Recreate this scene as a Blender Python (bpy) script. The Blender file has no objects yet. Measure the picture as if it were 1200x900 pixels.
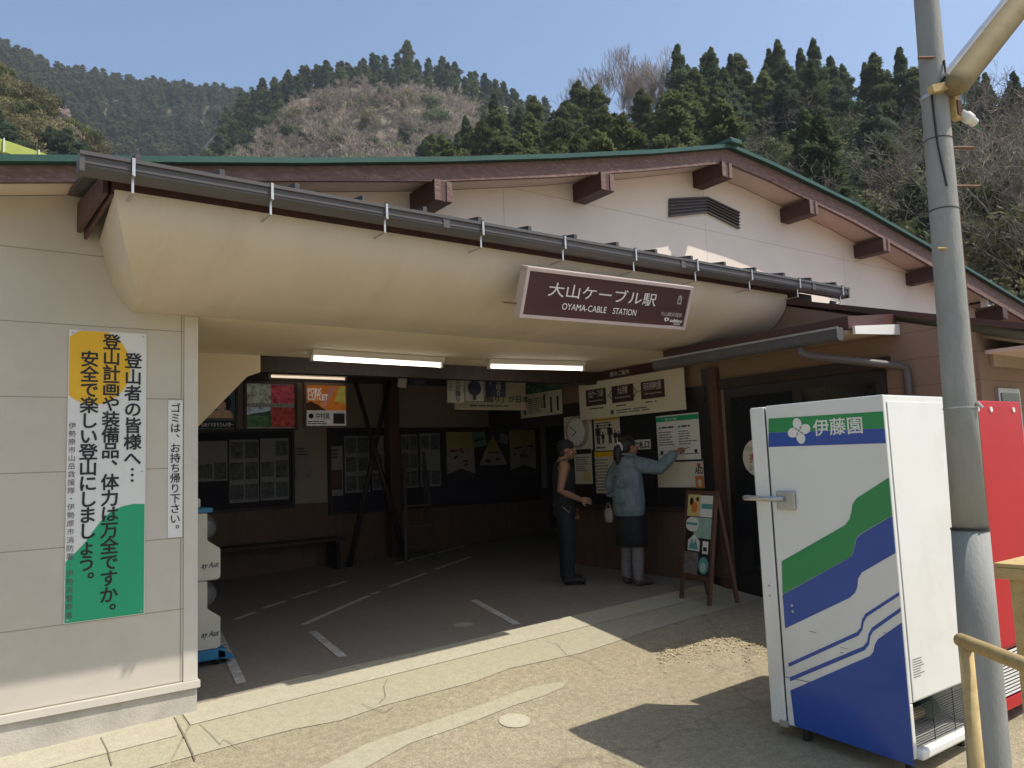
import bpy, bmesh, math, random
from mathutils import Vector, Matrix, noise
import numpy as np

S = bpy.context.scene
COL = S.collection
rnd = random.Random(7)
PI = math.pi

# ------------------------------------------------------------------ camera, sky, sun, exposure
F, CX, CY = 920.0, 600.0, 450.0                     # the photograph's focal length and centre, in its own pixels
CAM = Vector((0, 0, 1.6))
def _rot():
    def d(x, y): return Vector((x - CX, -(y - CY), -F)).normalized()
    hy = lambda x: 545.0 - .040 * (x - 600)
    a, b = d(0, hy(0)), d(1200, hy(1200))
    up = b.cross(a).normalized()
    if up.y < 0: up = -up
    X = d(1870, hy(1870)); X = (X - up * X.dot(up)).normalized()
    return Matrix((X, up.cross(X), up))
R = _rot()
cam = bpy.data.objects.new('camera', bpy.data.cameras.new('camera'))
COL.objects.link(cam)
cam.matrix_world = Matrix.Translation(CAM) @ R.to_4x4()
cam.data.sensor_width = 36; cam.data.lens = 36 * F / 1200
cam.data.clip_end = 4000; cam.data.clip_start = .05
S.camera = cam

SUN_DIR = Vector((.455, -.447, 1.0)).normalized()     # towards the sun
W = bpy.data.worlds.new("World"); S.world = W; W.use_nodes = True
nt = W.node_tree; nt.nodes.clear()
sky = nt.nodes.new('ShaderNodeTexSky'); sky.sky_type = 'NISHITA'; sky.sun_disc = False
sky.sun_elevation = math.asin(SUN_DIR.z)
sky.sun_rotation = math.atan2(SUN_DIR.x, SUN_DIR.y)
sky.air_density = 1.15; sky.dust_density = 1.8; sky.ozone_density = 3.0
bg = nt.nodes.new('ShaderNodeBackground'); bg.inputs[1].default_value = .118
wo = nt.nodes.new('ShaderNodeOutputWorld')
nt.links.new(sky.outputs[0], bg.inputs[0]); nt.links.new(bg.outputs[0], wo.inputs[0])
sl = bpy.data.lights.new('sun', 'SUN'); sl.energy = 3.6; sl.angle = math.radians(.5); sl.color = (1, .94, .84)
so = bpy.data.objects.new('sun', sl); COL.objects.link(so); so.location = (20, -20, 60)
so.rotation_euler = SUN_DIR.to_track_quat('Z', 'Y').to_euler()
S.view_settings.view_transform = 'Standard'; S.view_settings.look = 'None'
S.view_settings.gamma = 1; S.view_settings.use_curve_mapping = False
S.view_settings.exposure = 0.58

# ------------------------------------------------------------------ measuring helpers
def ray(x, y): return R @ Vector((x - CX, -(y - CY), -F))
def onY(x, y, Y): r = ray(x, y); return CAM + r * ((Y - CAM.y) / r.y)
def onX(x, y, X): r = ray(x, y); return CAM + r * ((X - CAM.x) / r.x)
def onZ(x, y, Z): r = ray(x, y); return CAM + r * ((Z - CAM.z) / r.z)
def clamp(v, a, b): return max(a, min(b, v))
def gz(X, Y):                                       # height of the sloping forecourt and hall floor
    return -.1575 + .0336 * clamp(X, -14, 16) + .035 * clamp(Y - 3.8, -3.8, 0) + .124 * clamp(Y - 3.8, 0, 1.8) + .010 * clamp(Y - 5.6, 0, 6)
def onG(x, y):
    z = .15
    for _ in range(12):
        p = onZ(x, y, z); z = gz(p.x, p.y)
    return onZ(x, y, z)

# ------------------------------------------------------------------ materials
def C(r, g, b):
    f = lambda v: ((v / 255 + .055) / 1.055) ** 2.4 if v > 10 else v / 255 / 12.92
    return (f(r), f(g), f(b))
def M(name, col, rough=.6, var=.12, scale=4, bump=0., bscale=60, bdist=.01, metal=0., emit=0., leaf=0., spec=.4, coat=0., objvar=0., stretch=(1, 1, 1), grime=None, gscale=1.5, trans=0.):
    m = bpy.data.materials.new(name); m.use_nodes = True
    t = m.node_tree; N = t.nodes.new; L = t.links.new
    b = t.nodes['Principled BSDF']
    tc = N('ShaderNodeTexCoord'); mp = N('ShaderNodeMapping'); mp.inputs['Scale'].default_value = stretch
    L(tc.outputs['Object'], mp.inputs[0])
    n1 = N('ShaderNodeTexNoise'); n1.inputs['Scale'].default_value = scale; n1.inputs['Detail'].default_value = 6
    n1.inputs['Roughness'].default_value = .65
    L(mp.outputs[0], n1.inputs[0])
    r = N('ShaderNodeMapRange'); r.inputs[1].default_value = .3; r.inputs[2].default_value = .7
    r.inputs[3].default_value = 1 - var; r.inputs[4].default_value = 1 + var
    L(n1.outputs[0], r.inputs[0])
    val = r.outputs[0]
    if objvar:
        oi = N('ShaderNodeObjectInfo'); q = N('ShaderNodeMapRange'); q.inputs[3].default_value = 1 - objvar; q.inputs[4].default_value = 1 + objvar
        L(oi.outputs['Random'], q.inputs[0]); mu = N('ShaderNodeMath'); mu.operation = 'MULTIPLY'
        L(val, mu.inputs[0]); L(q.outputs[0], mu.inputs[1]); val = mu.outputs[0]
    vm = N('ShaderNodeVectorMath'); vm.operation = 'SCALE'; vm.inputs[0].default_value = col
    L(val, vm.inputs['Scale']); out = vm.outputs[0]
    if grime:
        n3 = N('ShaderNodeTexNoise'); n3.inputs['Scale'].default_value = gscale; n3.inputs['Detail'].default_value = 8; n3.inputs['Roughness'].default_value = .7
        L(mp.outputs[0], n3.inputs[0])
        rr = N('ShaderNodeMapRange'); rr.inputs[1].default_value = .5; rr.inputs[2].default_value = .72
        L(n3.outputs[0], rr.inputs[0])
        mx = N('ShaderNodeMix'); mx.data_type = 'RGBA'
        L(rr.outputs[0], mx.inputs[0]); L(out, mx.inputs[6]); mx.inputs[7].default_value = (*grime, 1); out = mx.outputs[2]
    L(out, b.inputs['Base Color'])
    b.inputs['Roughness'].default_value = rough; b.inputs['Metallic'].default_value = metal
    b.inputs['Specular IOR Level'].default_value = spec
    if coat: b.inputs['Coat Weight'].default_value = coat; b.inputs['Coat Roughness'].default_value = .08
    if emit:
        L(out, b.inputs['Emission Color']); b.inputs['Emission Strength'].default_value = emit
    if trans:
        b.inputs['Transmission Weight'].default_value = trans
    if leaf:
        tr = N('ShaderNodeBsdfTranslucent'); L(out, tr.inputs[0]); ms = N('ShaderNodeMixShader'); ms.inputs[0].default_value = leaf
        L(b.outputs[0], ms.inputs[1]); L(tr.outputs[0], ms.inputs[2]); L(ms.outputs[0], t.nodes['Material Output'].inputs[0])
    if bump:
        n2 = N('ShaderNodeTexNoise'); n2.inputs['Scale'].default_value = bscale; n2.inputs['Detail'].default_value = 4
        L(mp.outputs[0], n2.inputs[0])
        bp = N('ShaderNodeBump'); bp.inputs['Strength'].default_value = bump; bp.inputs['Distance'].default_value = bdist
        L(n2.outputs[0], bp.inputs['Height']); L(bp.outputs[0], b.inputs['Normal'])
    return m
def flat(name, r, g, b, rough=.5, **k): return M(name, C(r, g, b), rough, **{**dict(var=.05, scale=6), **k})

def siding(name, col, pitch, z0, seams_x, joint=(.3, .28, .25), grime=None):
    """fibre-cement siding: horizontal board joints every PITCH from Z0 and vertical butt joints"""
    m = M(name, col, .7, var=.05, scale=1.3, bump=.12, bscale=180, grime=grime, gscale=.9)
    t = m.node_tree; N = t.nodes.new; L = t.links.new; b = t.nodes['Principled BSDF']
    src = b.inputs['Base Color'].links[0].from_socket
    tc = N('ShaderNodeTexCoord'); sx = N('ShaderNodeSeparateXYZ'); L(tc.outputs['Object'], sx.inputs[0])
    def math_(op, a, v):
        n = N('ShaderNodeMath'); n.operation = op; L(a, n.inputs[0])
        if hasattr(v, 'links'): L(v, n.inputs[1])
        else: n.inputs[1].default_value = v
        return n.outputs[0]
    fz = math_('FRACT', math_('DIVIDE', math_('SUBTRACT', sx.outputs[2], z0), pitch), 0)
    mask = math_('LESS_THAN', fz, .007 / pitch * 1.0)
    for x in seams_x:
        d = math_('ABSOLUTE', math_('SUBTRACT', sx.outputs[0], x), 0)
        mask = math_('MAXIMUM', mask, math_('LESS_THAN', d, .004))
    mx = N('ShaderNodeMix'); mx.data_type = 'RGBA'
    L(mask, mx.inputs[0]); L(src, mx.inputs[6])
    mx.inputs[7].default_value = (col[0] * joint[0] * 2, col[1] * joint[1] * 2, col[2] * joint[2] * 2, 1)
    L(mx.outputs[2], b.inputs['Base Color'])
    return m

def ground_mat(name, base, spk, cs, patch, bump=.5):
    rough = cs < 140
    m = bpy.data.materials.new(name); m.use_nodes = True
    t = m.node_tree; N = t.nodes.new; L = t.links.new; b = t.nodes['Principled BSDF']
    tc = N('ShaderNodeTexCoord')
    v = N('ShaderNodeTexVoronoi'); v.inputs['Scale'].default_value = cs; L(tc.outputs['Object'], v.inputs[0])
    n = N('ShaderNodeTexNoise'); n.inputs['Scale'].default_value = .8; n.inputs['Detail'].default_value = 9; n.inputs['Roughness'].default_value = .72
    L(tc.outputs['Object'], n.inputs[0])
    hs = N('ShaderNodeSeparateColor'); L(v.outputs['Color'], hs.inputs[0])
    cr = N('ShaderNodeValToRGB'); e = cr.color_ramp.elements
    e[0].position = .1; e[0].color = (*[c * (.82 if cs < 140 else .85) for c in base], 1); e[1].position = .95; e[1].color = (*spk, 1)
    k = cr.color_ramp.elements.new(.55); k.color = (*base, 1)
    L(hs.outputs[0], cr.inputs[0])
    r = N('ShaderNodeMapRange'); r.inputs[1].default_value = .38; r.inputs[2].default_value = .66; L(n.outputs[0], r.inputs[0])
    mx = N('ShaderNodeMix'); mx.data_type = 'RGBA'; L(r.outputs[0], mx.inputs[0]); L(cr.outputs[0], mx.inputs[6])
    mx.inputs[7].default_value = (*patch, 1)
    mxs = N('ShaderNodeMath'); mxs.operation = 'MULTIPLY'; mxs.inputs[1].default_value = .6; L(r.outputs[0], mxs.inputs[0]); L(mxs.outputs[0], mx.inputs[0])
    out = mx.outputs[2]
    n4 = N('ShaderNodeTexNoise'); n4.inputs['Scale'].default_value = 22; n4.inputs['Detail'].default_value = 6; L(tc.outputs['Object'], n4.inputs[0])
    r4 = N('ShaderNodeMapRange'); r4.inputs[1].default_value = .3; r4.inputs[2].default_value = .7; r4.inputs[3].default_value = .86 if rough else .93; r4.inputs[4].default_value = 1.12 if rough else 1.06; L(n4.outputs[0], r4.inputs[0])
    sc = N('ShaderNodeVectorMath'); sc.operation = 'SCALE'; L(out, sc.inputs[0]); L(r4.outputs[0], sc.inputs['Scale']); out = sc.outputs[0]
    # cracks
    vc = N('ShaderNodeTexVoronoi'); vc.feature = 'DISTANCE_TO_EDGE'; vc.inputs['Scale'].default_value = .32
    nd = N('ShaderNodeTexNoise'); nd.inputs['Scale'].default_value = 3; nd.inputs['Detail'].default_value = 5; L(tc.outputs['Object'], nd.inputs[0])
    ad = N('ShaderNodeMix'); ad.data_type = 'RGBA'; ad.inputs[0].default_value = .45; L(tc.outputs['Object'], ad.inputs[6]); L(nd.outputs['Color'], ad.inputs[7])
    L(ad.outputs[2], vc.inputs[0])
    rc = N('ShaderNodeMapRange'); rc.inputs[1].default_value = .0; rc.inputs[2].default_value = .006; rc.inputs[3].default_value = .78 if rough else 1.0; rc.inputs[4].default_value = 1; L(vc.outputs['Distance'], rc.inputs[0])
    s2 = N('ShaderNodeVectorMath'); s2.operation = 'SCALE'; L(out, s2.inputs[0]); L(rc.outputs[0], s2.inputs['Scale']); out = s2.outputs[0]
    L(out, b.inputs['Base Color']); b.inputs['Roughness'].default_value = .9; b.inputs['Specular IOR Level'].default_value = .25
    nb = N('ShaderNodeTexNoise'); nb.inputs['Scale'].default_value = 90; nb.inputs['Detail'].default_value = 3; L(tc.outputs['Object'], nb.inputs[0])
    bp = N('ShaderNodeBump'); bp.inputs['Strength'].default_value = bump; bp.inputs['Distance'].default_value = .012
    L(nb.outputs[0], bp.inputs['Height']); L(bp.outputs[0], b.inputs['Normal'])
    return m

mt = {}
mt['cream'] = M('cream_plaster', (.59, .505, .395), .75, var=.05, scale=1.2, bump=.15, bscale=220, grime=(.53, .45, .35), gscale=1.3, stretch=(2.6, 1, .45))
mt['ceiling'] = M('ceiling_board', (.80, .67, .48), .75, var=.05, scale=1.5, bump=.06, bscale=150)
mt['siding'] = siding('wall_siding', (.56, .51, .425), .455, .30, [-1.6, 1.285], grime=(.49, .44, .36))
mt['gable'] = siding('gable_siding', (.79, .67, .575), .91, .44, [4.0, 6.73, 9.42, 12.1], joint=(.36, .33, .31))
mt['brown_siding'] = siding('brown_siding', (.25, .165, .11), .2275, .30, [], joint=(.32, .32, .32))
mt['concrete'] = M('foundation_concrete', (.50, .46, .39), .85, var=.14, scale=3, bump=.3, bscale=70, grime=(.36, .33, .27), gscale=2)
mt['flash'] = M('cream_flashing', (.60, .55, .47), .45, var=.05)
mt['gutter'] = M('gutter_plastic', (.085, .078, .075), .45, var=.12, scale=3, stretch=(.3, 4, 4))
mt['silver'] = M('galvanised_steel', (.46, .46, .45), .42, var=.15, scale=20, metal=.7)
mt['dredwood'] = M('dark_red_timber', (.075, .034, .030), .55, var=.25, scale=8, bump=.25, bscale=40, stretch=(1, 1, 1))
mt['fascia'] = M('peeling_red_fascia', (.165, .092, .078), .75, var=.2, scale=14, bump=.6, bscale=45, grime=(.27, .185, .155), gscale=26, stretch=(.6, 1, 1.6))
mt['greenroof'] = M('green_roof_metal', (.022, .075, .056), .45, var=.2, scale=2)
mt['brownroof'] = M('brown_roof_metal', (.085, .036, .03), .45, var=.15, scale=3)
mt['greyroof'] = M('grey_roof_metal', (.07, .06, .057), .5, var=.15, scale=3)
mt['soffit'] = M('soffit_board', (.66, .53, .44), .7, var=.06, scale=2)
mt['darkwood'] = M('dark_stained_wood', (.035, .022, .017), .5, var=.3, scale=6, stretch=(6, 6, .6))
mt['redwood'] = M('reddish_post_wood', (.10, .045, .028), .5, var=.25, scale=5, stretch=(6, 6, .5))
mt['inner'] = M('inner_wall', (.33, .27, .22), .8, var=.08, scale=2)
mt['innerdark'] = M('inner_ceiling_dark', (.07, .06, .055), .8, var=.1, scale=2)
mt['wainscot'] = M('brown_wainscot', (.13, .075, .045), .6, var=.2, scale=3, stretch=(4, 4, .5))
mt['alu'] = M('dark_aluminium', (.03, .026, .024), .35, var=.1, metal=.3)
mt['glass'] = M('dark_glass', (.016, .017, .018), .06, var=.1, spec=.6)
mt['white'] = M('white_sheet', (.74, .73, .69), .5, var=.03)
mt['paper'] = M('cream_paper', (.66, .61, .48), .6, var=.04)
mt['black'] = M('black_print', (.016, .016, .018), .5, var=.1)
mt['navy'] = M('navy_print', (.022, .026, .05), .5, var=.05)
mt['greyprint'] = M('grey_print', (.10, .10, .11), .5, var=.05)
mt['signbrown'] = M('sign_brown', (.062, .024, .024), .35, var=.06)
mt['signframe'] = M('sign_frame_pinkish_aluminium', (.55, .46, .44), .4, var=.05, metal=.25)
mt['yellow'] = M('sign_yellow', (.80, .46, .015), .45, var=.04)
mt['green'] = M('sign_green', (.018, .36, .17), .45, var=.04)
mt['paleyel'] = M('pale_yellow_paper', (.62, .50, .20), .6, var=.05)
mt['vgreen'] = M('machine_green', (.012, .25, .07), .3, var=.04, coat=.3)
mt['vblue'] = M('machine_blue', (.014, .065, .34), .3, var=.04, coat=.3)
mt['vwhite'] = M('machine_white_enamel', (.74, .74, .70), .32, var=.03, scale=2, coat=.3, grime=(.64, .62, .56), gscale=1.1)
mt['vred'] = M('machine_red_enamel', (.44, .007, .016), .4, var=.08, scale=2, spec=.25, coat=.1)
mt['machdark'] = M('machine_dark_inside', (.02, .02, .02), .6, var=.2)
mt['poleconc'] = M('utility_pole_concrete', (.28, .28, .255), .7, var=.14, scale=5, bump=.25, bscale=90, stretch=(1, 1, .35), grime=(.20, .21, .19), gscale=3)
mt['rail'] = M('yellow_beige_paint', (.50, .37, .17), .65, var=.12, scale=14, grime=(.36, .24, .10), gscale=16, spec=.2)
mt['lampshell'] = M('yellowed_lamp_plastic', (.25, .20, .105), .75, var=.2, scale=6, grime=(.17, .13, .07), gscale=6, spec=.15)
mt['rust'] = M('rusty_steel', (.16, .075, .035), .7, var=.35, scale=25)
mt['lime'] = M('lime_painted_steel', (.42, .47, .10), .5, var=.06)
mt['paint'] = M('worn_white_paint', (.62, .60, .55), .8, var=.25, scale=14, grime=(.36, .33, .28), gscale=12)
mt['skin'] = M('skin', (.29, .15, .09), .5, var=.12, scale=16)
mt['hair'] = M('black_hair', (.012, .009, .008), .45, var=.3, scale=30, stretch=(1, 1, .2))
mt['denim'] = M('pale_denim', (.155, .205, .225), .85, var=.28, scale=16, bump=.9, bscale=11, bdist=.045, stretch=(1, 1, .55))
mt['blackcloth'] = M('black_cloth', (.016, .016, .017), .85, var=.3, scale=14, bump=.8, bscale=12, bdist=.035, stretch=(1, 1, .5))
mt['greycloth'] = M('grey_knit', (.20, .18, .17), .9, var=.2, scale=30, bump=.8, bscale=18, bdist=.02, stretch=(.5, .5, 1.6))
mt['shoe'] = M('shoe_leather', (.09, .06, .05), .55, var=.15)
mt['darkshoe'] = M('dark_leather', (.02, .017, .015), .5, var=.15)
mt['oldalu'] = M('dull_ladder_aluminium', (.055, .048, .042), .6, var=.2)
mt['tube'] = M('lit_fluorescent_tube', (1.0, .95, .86), .4, var=.0, emit=3.0)
mt['tubedim'] = M('dim_warm_tube', (1.0, .82, .62), .4, var=.0, emit=.55)
mt['lampwhite'] = M('white_fixture', (.7, .68, .62), .4, var=.04)
mt['gachabody'] = M('capsule_machine_cream', (.62, .58, .46), .45, var=.04)
mt['gachablue'] = M('capsule_machine_blue', (.03, .20, .34), .4, var=.06)
mt['dome'] = M('smoky_clear_dome', (.12, .12, .12), .08, var=.1, spec=.7)
mt['teal'] = M('teal_print', (.10, .34, .32), .5, var=.08)
mt['orange'] = M('orange_print', (.62, .20, .04), .5, var=.08)
mt['crimson'] = M('crimson_print', (.36, .03, .03), .5, var=.05)
def lit(name, col, e=.16): return M(name, col, .35, var=.25, scale=9, emit=e)

# ------------------------------------------------------------------ mesh helpers
class MB:
    def __init__(s): s.v = []; s.f = []; s.m = []; s.cur = 0
    def mat(s, i): s.cur = i; return s
    def add(s, vs, fs):
        o = len(s.v); s.v += [tuple(v) for v in vs]
        for f in fs: s.f.append([i + o for i in f]); s.m.append(s.cur)
        return s
    def box(s, x0, x1, y0, y1, z0, z1, T=None):
        vs = [Vector((x, y, z)) for z in (z0, z1) for y in (y0, y1) for x in (x0, x1)]
        if T: vs = [T @ v for v in vs]
        return s.add(vs, [(0, 2, 3, 1), (4, 5, 7, 6), (0, 1, 5, 4), (2, 6, 7, 3), (0, 4, 6, 2), (1, 3, 7, 5)])
    def beam(s, a, b, w, h, up=(0, 0, 1)):                      # box from a to b
        a, b = Vector(a), Vector(b); d = (b - a); l = d.length; d.normalize()
        u = Vector(up); x = d.cross(u)
        if x.length < 1e-4: x = d.cross(Vector((1, 0, 0)))
        x.normalize(); u = x.cross(d)
        T = Matrix.Translation(a) @ Matrix((x, d, u)).transposed().to_4x4()
        return s.box(-w / 2, w / 2, 0, l, -h / 2, h / 2, T)
    def tube(s, pts, rads, n=10, cap=True):
        pts = [Vector(p) for p in pts]
        if not hasattr(rads, '__len__'): rads = [rads] * len(pts)
        o = len(s.v); prev = None
        for i, p in enumerate(pts):
            d = (pts[min(i + 1, len(pts) - 1)] - pts[max(i - 1, 0)]).normalized()
            if prev is None:
                x = d.orthogonal().normalized()
            else:
                x = prev - d * prev.dot(d)
                x = x.normalized() if x.length > 1e-6 else d.orthogonal().normalized()
            prev = x; y = d.cross(x)
            r = rads[i]; ra, rb = (r if hasattr(r, '__len__') else (r, r))
            for k in range(n):
                a = 2 * PI * k / n
                s.v.append(tuple(p + x * (math.cos(a) * ra) + y * (math.sin(a) * rb)))
        for i in range(len(pts) - 1):
            for k in range(n):
                a = o + i * n + k; b = o + i * n + (k + 1) % n
                s.f.append([a, b, b + n, a + n]); s.m.append(s.cur)
        if cap:
            s.f.append([o + k for k in reversed(range(n))]); s.m.append(s.cur)
            s.f.append([o + (len(pts) - 1) * n + k for k in range(n)]); s.m.append(s.cur)
        return s
    def loft(s, rings, n=20, cap=True):                        # rings: (cx, cy, z, rx, ry)
        o = len(s.v)
        for cx, cy, z, rx, ry in rings:
            for k in range(n):
                a = 2 * PI * k / n; s.v.append((cx + rx * math.cos(a), cy + ry * math.sin(a), z))
        for i in range(len(rings) - 1):
            for k in range(n):
                a = o + i * n + k; b = o + i * n + (k + 1) % n
                s.f.append([a, b, b + n, a + n]); s.m.append(s.cur)
        if cap:
            s.f.append([o + k for k in reversed(range(n))]); s.m.append(s.cur)
            s.f.append([o + (len(rings) - 1) * n + k for k in range(n)]); s.m.append(s.cur)
        return s
    def ball(s, c, r, n=14, m=9, T=None):
        c = Vector(c); rx, ry, rz = r if hasattr(r, '__len__') else (r, r, r)
        o = len(s.v)
        for i in range(m + 1):
            t = PI * i / m
            for k in range(n):
                a = 2 * PI * k / n
                p = Vector((rx * math.sin(t) * math.cos(a), ry * math.sin(t) * math.sin(a), rz * math.cos(t)))
                if T: p = T @ p
                s.v.append(tuple(c + p))
        for i in range(m):
            for k in range(n):
                a = o + i * n + k; b = o + i * n + (k + 1) % n
                s.f.append([a, a + n, b + n, b]); s.m.append(s.cur)
        return s
    def prism(s, poly, fn0, fn1):                              # poly of 2d points, fn maps (u,v) to 3d for the two faces
        a = [fn0(*p) for p in poly]; b = [fn1(*p) for p in poly]; n = len(poly)
        fs = [list(range(n)), [n + i for i in reversed(range(n))]] + [[i, n + i, n + (i + 1) % n, (i + 1) % n] for i in range(n)]
        return s.add(a + b, fs)
    def build(s, name, mats, parent=None, smooth=False, bevel=0., fix=True):
        me = bpy.data.meshes.new(name); me.from_pydata(s.v, [], s.f)
        mats = mats if isinstance(mats, (list, tuple)) else [mats]
        for m in mats: me.materials.append(m)
        if len(mats) > 1: me.polygons.foreach_set('material_index', s.m)
        if fix:
            bm = bmesh.new(); bm.from_mesh(me); bmesh.ops.remove_doubles(bm, verts=bm.verts, dist=1e-6)
            bmesh.ops.recalc_face_normals(bm, faces=bm.faces); bm.to_mesh(me); bm.free()
        if smooth: me.polygons.foreach_set('use_smooth', [True] * len(me.polygons))
        me.update()
        o = bpy.data.objects.new(name, me); COL.objects.link(o)
        if parent: o.parent = parent
        if bevel:
            b = o.modifiers.new('bevel', 'BEVEL'); b.width = bevel; b.segments = 2; b.limit_method = 'ANGLE'; b.angle_limit = math.radians(40)
        return o
def tag(o, label, cat, group=None, kind=None):
    o['label'] = label; o['category'] = cat
    if group: o['group'] = group
    if kind: o['kind'] = kind
    return o
def struct(o): o['kind'] = 'structure'; return o
def thing(name, label, cat, loc=(0, 0, 0), rz=0., group=None):
    o = bpy.data.objects.new(name, None); o.empty_display_size = .2; COL.objects.link(o)
    o.location = loc; o.rotation_euler = (0, 0, rz)
    return tag(o, label, cat, group)
def box(name, m, parent, x0, x1, y0, y1, z0, z1, bevel=0.):
    return MB().box(x0, x1, y0, y1, z0, z1).build(name, m, parent, bevel=bevel)

_tm = {}
def glyphs(s, bold=0.):
    k = (s, bold)
    if k not in _tm:
        cu = bpy.data.curves.new('text', 'FONT'); cu.body = s; cu.size = 1; cu.resolution_u = 3; cu.extrude = .004
        o = bpy.data.objects.new('text', cu)
        me = bpy.data.meshes.new_from_object(o)
        vs = [v.co.copy() for v in me.vertices]; fs = [list(p.vertices) for p in me.polygons]
        if bold:
            v0, f0 = vs, fs; vs = []; fs = []
            for i, (dx, dy) in enumerate(((0, 0), (1, 0), (-1, 0), (0, 1), (0, -1), (.7, .7), (-.7, .7), (.7, -.7), (-.7, -.7))):
                o_ = len(vs); vs += [v + Vector((dx * bold, dy * bold, .0022 * i)) for v in v0]; fs += [[k + o_ for k in f] for f in f0]
        bpy.data.objects.remove(o); bpy.data.curves.remove(cu); bpy.data.meshes.remove(me)
        if vs:
            bb = (min(v.x for v in vs), max(v.x for v in vs), min(v.y for v in vs), max(v.y for v in vs))
        else: bb = (0, 0, 0, 0)
        _tm[k] = (vs, fs, bb)
    return _tm[k]
def text_into(mb, s, x, z, h, y, bold=0., anchor='l', width=None, slant=0.):
    """flat lettering in the local x-z plane at depth y; h = em size, (x, z) = left end of the baseline (or centre)"""
    vs, fs, (x0, x1, y0, y1) = glyphs(s, bold)
    if not vs: return
    k = h if width is None else width / max(x1 - x0, 1e-5)
    ox = {'l': 0, 'c': -(x0 + x1) / 2 * k, 'r': -x1 * k}[anchor] + x
    mb.add([(ox + v.x * k + slant * v.y * h, y - v.z * h * .3, z + v.y * h) for v in vs], fs)
def vtext_into(mb, s, x, ztop, pitch, h, y, bold=0.):
    for i, ch in enumerate(s):
        vs, fs, (x0, x1, y0, y1) = glyphs(ch, bold)
        if not vs: continue
        cz = ztop - pitch * (i + .5)
        if ch in '、。':
            ox, oz = x + h * .22, cz + h * .22
        elif ch == '…':
            mb.add([(x + (v.y - (y0 + y1) / 2) * h, y - v.z * h * .3, cz + (v.x - (x0 + x1) / 2) * h) for v in vs], fs); continue
        else: ox, oz = x, cz
        cx = (x0 + x1) / 2 if ch in '、。' else .5; cy = (y0 + y1) / 2 if ch in '、。' else .36
        mb.add([(ox + (v.x - cx) * h, y - v.z * h * .3, oz + (v.y - cy) * h) for v in vs], fs)
def lettering(parent, m, items, name='lettering'):
    mb = MB()
    for it in items: text_into(mb, *it[:5], **(it[5] if len(it) > 5 else {}))
    return mb.build(name, m, parent, fix=False)
def fpoly(name, m, parent, poly, y, t=.0015):                  # a flat printed shape of small thickness, local x-z plane
    return MB().prism(poly, lambda u, v: (u, y, v), lambda u, v: (u, y - t, v)).build(name, m, parent)
def fbars(name, m, parent, rects, y, t=.0012):
    mb = MB()
    for x0, x1, z0, z1 in rects: mb.box(x0, x1, y - t, y, z0, z1)
    return mb.build(name, m, parent, fix=False)
def circ(cx, cz, rx, rz=None, n=40):
    rz = rz or rx
    return [(cx + rx * math.cos(2 * PI * i / n), cz + rz * math.sin(2 * PI * i / n)) for i in range(n)]
def clip(poly, x0, x1, z0, z1):
    def cut(p, f, inter):
        out = []
        for i in range(len(p)):
            a, b = p[i - 1], p[i]
            if f(b):
                if not f(a): out.append(inter(a, b))
                out.append(b)
            elif f(a): out.append(inter(a, b))
        return out
    ix = lambda X: (lambda a, b: (X, a[1] + (b[1] - a[1]) * (X - a[0]) / (b[0] - a[0])))
    iz = lambda Z: (lambda a, b: (a[0] + (b[0] - a[0]) * (Z - a[1]) / (b[1] - a[1]), Z))
    poly = cut(poly, lambda q: q[0] >= x0, ix(x0)); poly = cut(poly, lambda q: q[0] <= x1, ix(x1))
    poly = cut(poly, lambda q: q[1] >= z0, iz(z0)); return cut(poly, lambda q: q[1] <= z1, iz(z1))

# ------------------------------------------------------------------ ground
def gsheet(name, m, xs, ys, dz, inside=None):
    mb = MB(); nx = len(xs)
    mb.v = [(x, y, gz(x, y) + dz) for y in ys for x in xs]
    for j in range(len(ys) - 1):
        for i in range(nx - 1):
            a = j * nx + i; mb.f.append([a, a + 1, a + nx + 1, a + nx]); mb.m.append(0)
    return mb.build(name, m, fix=False)
def gpoly(mb, pts, dz, sub=.4):
    """sheet over a convex-ish outline of ground points, split where the slope changes"""
    bm = bmesh.new(); vs = [bm.verts.new((p[0], p[1], 0)) for p in pts]; bm.faces.new(vs)
    for yy in (3.8, 5.6):
        bmesh.ops.bisect_plane(bm, geom=bm.verts[:] + bm.edges[:] + bm.faces[:], plane_co=(0, yy, 0), plane_no=(0, 1, 0))
    bmesh.ops.triangulate(bm, faces=bm.faces)
    bm.verts.index_update()
    mb.add([(v.co.x, v.co.y, gz(v.co.x, v.co.y) + dz) for v in bm.verts], [[v.index for v in f.verts] for f in bm.faces])
    bm.free()
mt['joint'] = M('dark_joint', (.19, .165, .115), .95, var=.3, scale=30)
mt['road'] = ground_mat('rough_asphalt', (.335, .288, .19), (.42, .37, .25), 130, (.285, .245, .16), .6)
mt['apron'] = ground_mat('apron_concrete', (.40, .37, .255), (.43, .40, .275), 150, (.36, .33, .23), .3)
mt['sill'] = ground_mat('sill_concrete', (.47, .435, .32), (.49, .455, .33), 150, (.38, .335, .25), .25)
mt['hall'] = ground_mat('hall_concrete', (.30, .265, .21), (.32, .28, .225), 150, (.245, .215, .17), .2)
xs = [-900, -300, -100, -40, -20, -14] + [i * 1.0 for i in range(-13, 16)] + [16, 22, 40, 100, 300, 900]
ys = [-900, -300, -100, -40, -20, -10, -4, 0, 2, 3.8, 5.6, 8, 11.6, 20, 40, 100, 300, 900]
struct(gsheet('ground', mt['road'], xs, ys, 0))
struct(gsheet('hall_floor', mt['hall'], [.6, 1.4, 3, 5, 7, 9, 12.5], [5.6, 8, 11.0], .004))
g2 = lambda pts: [tuple(onG(*p)[:2]) for p in pts]
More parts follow.
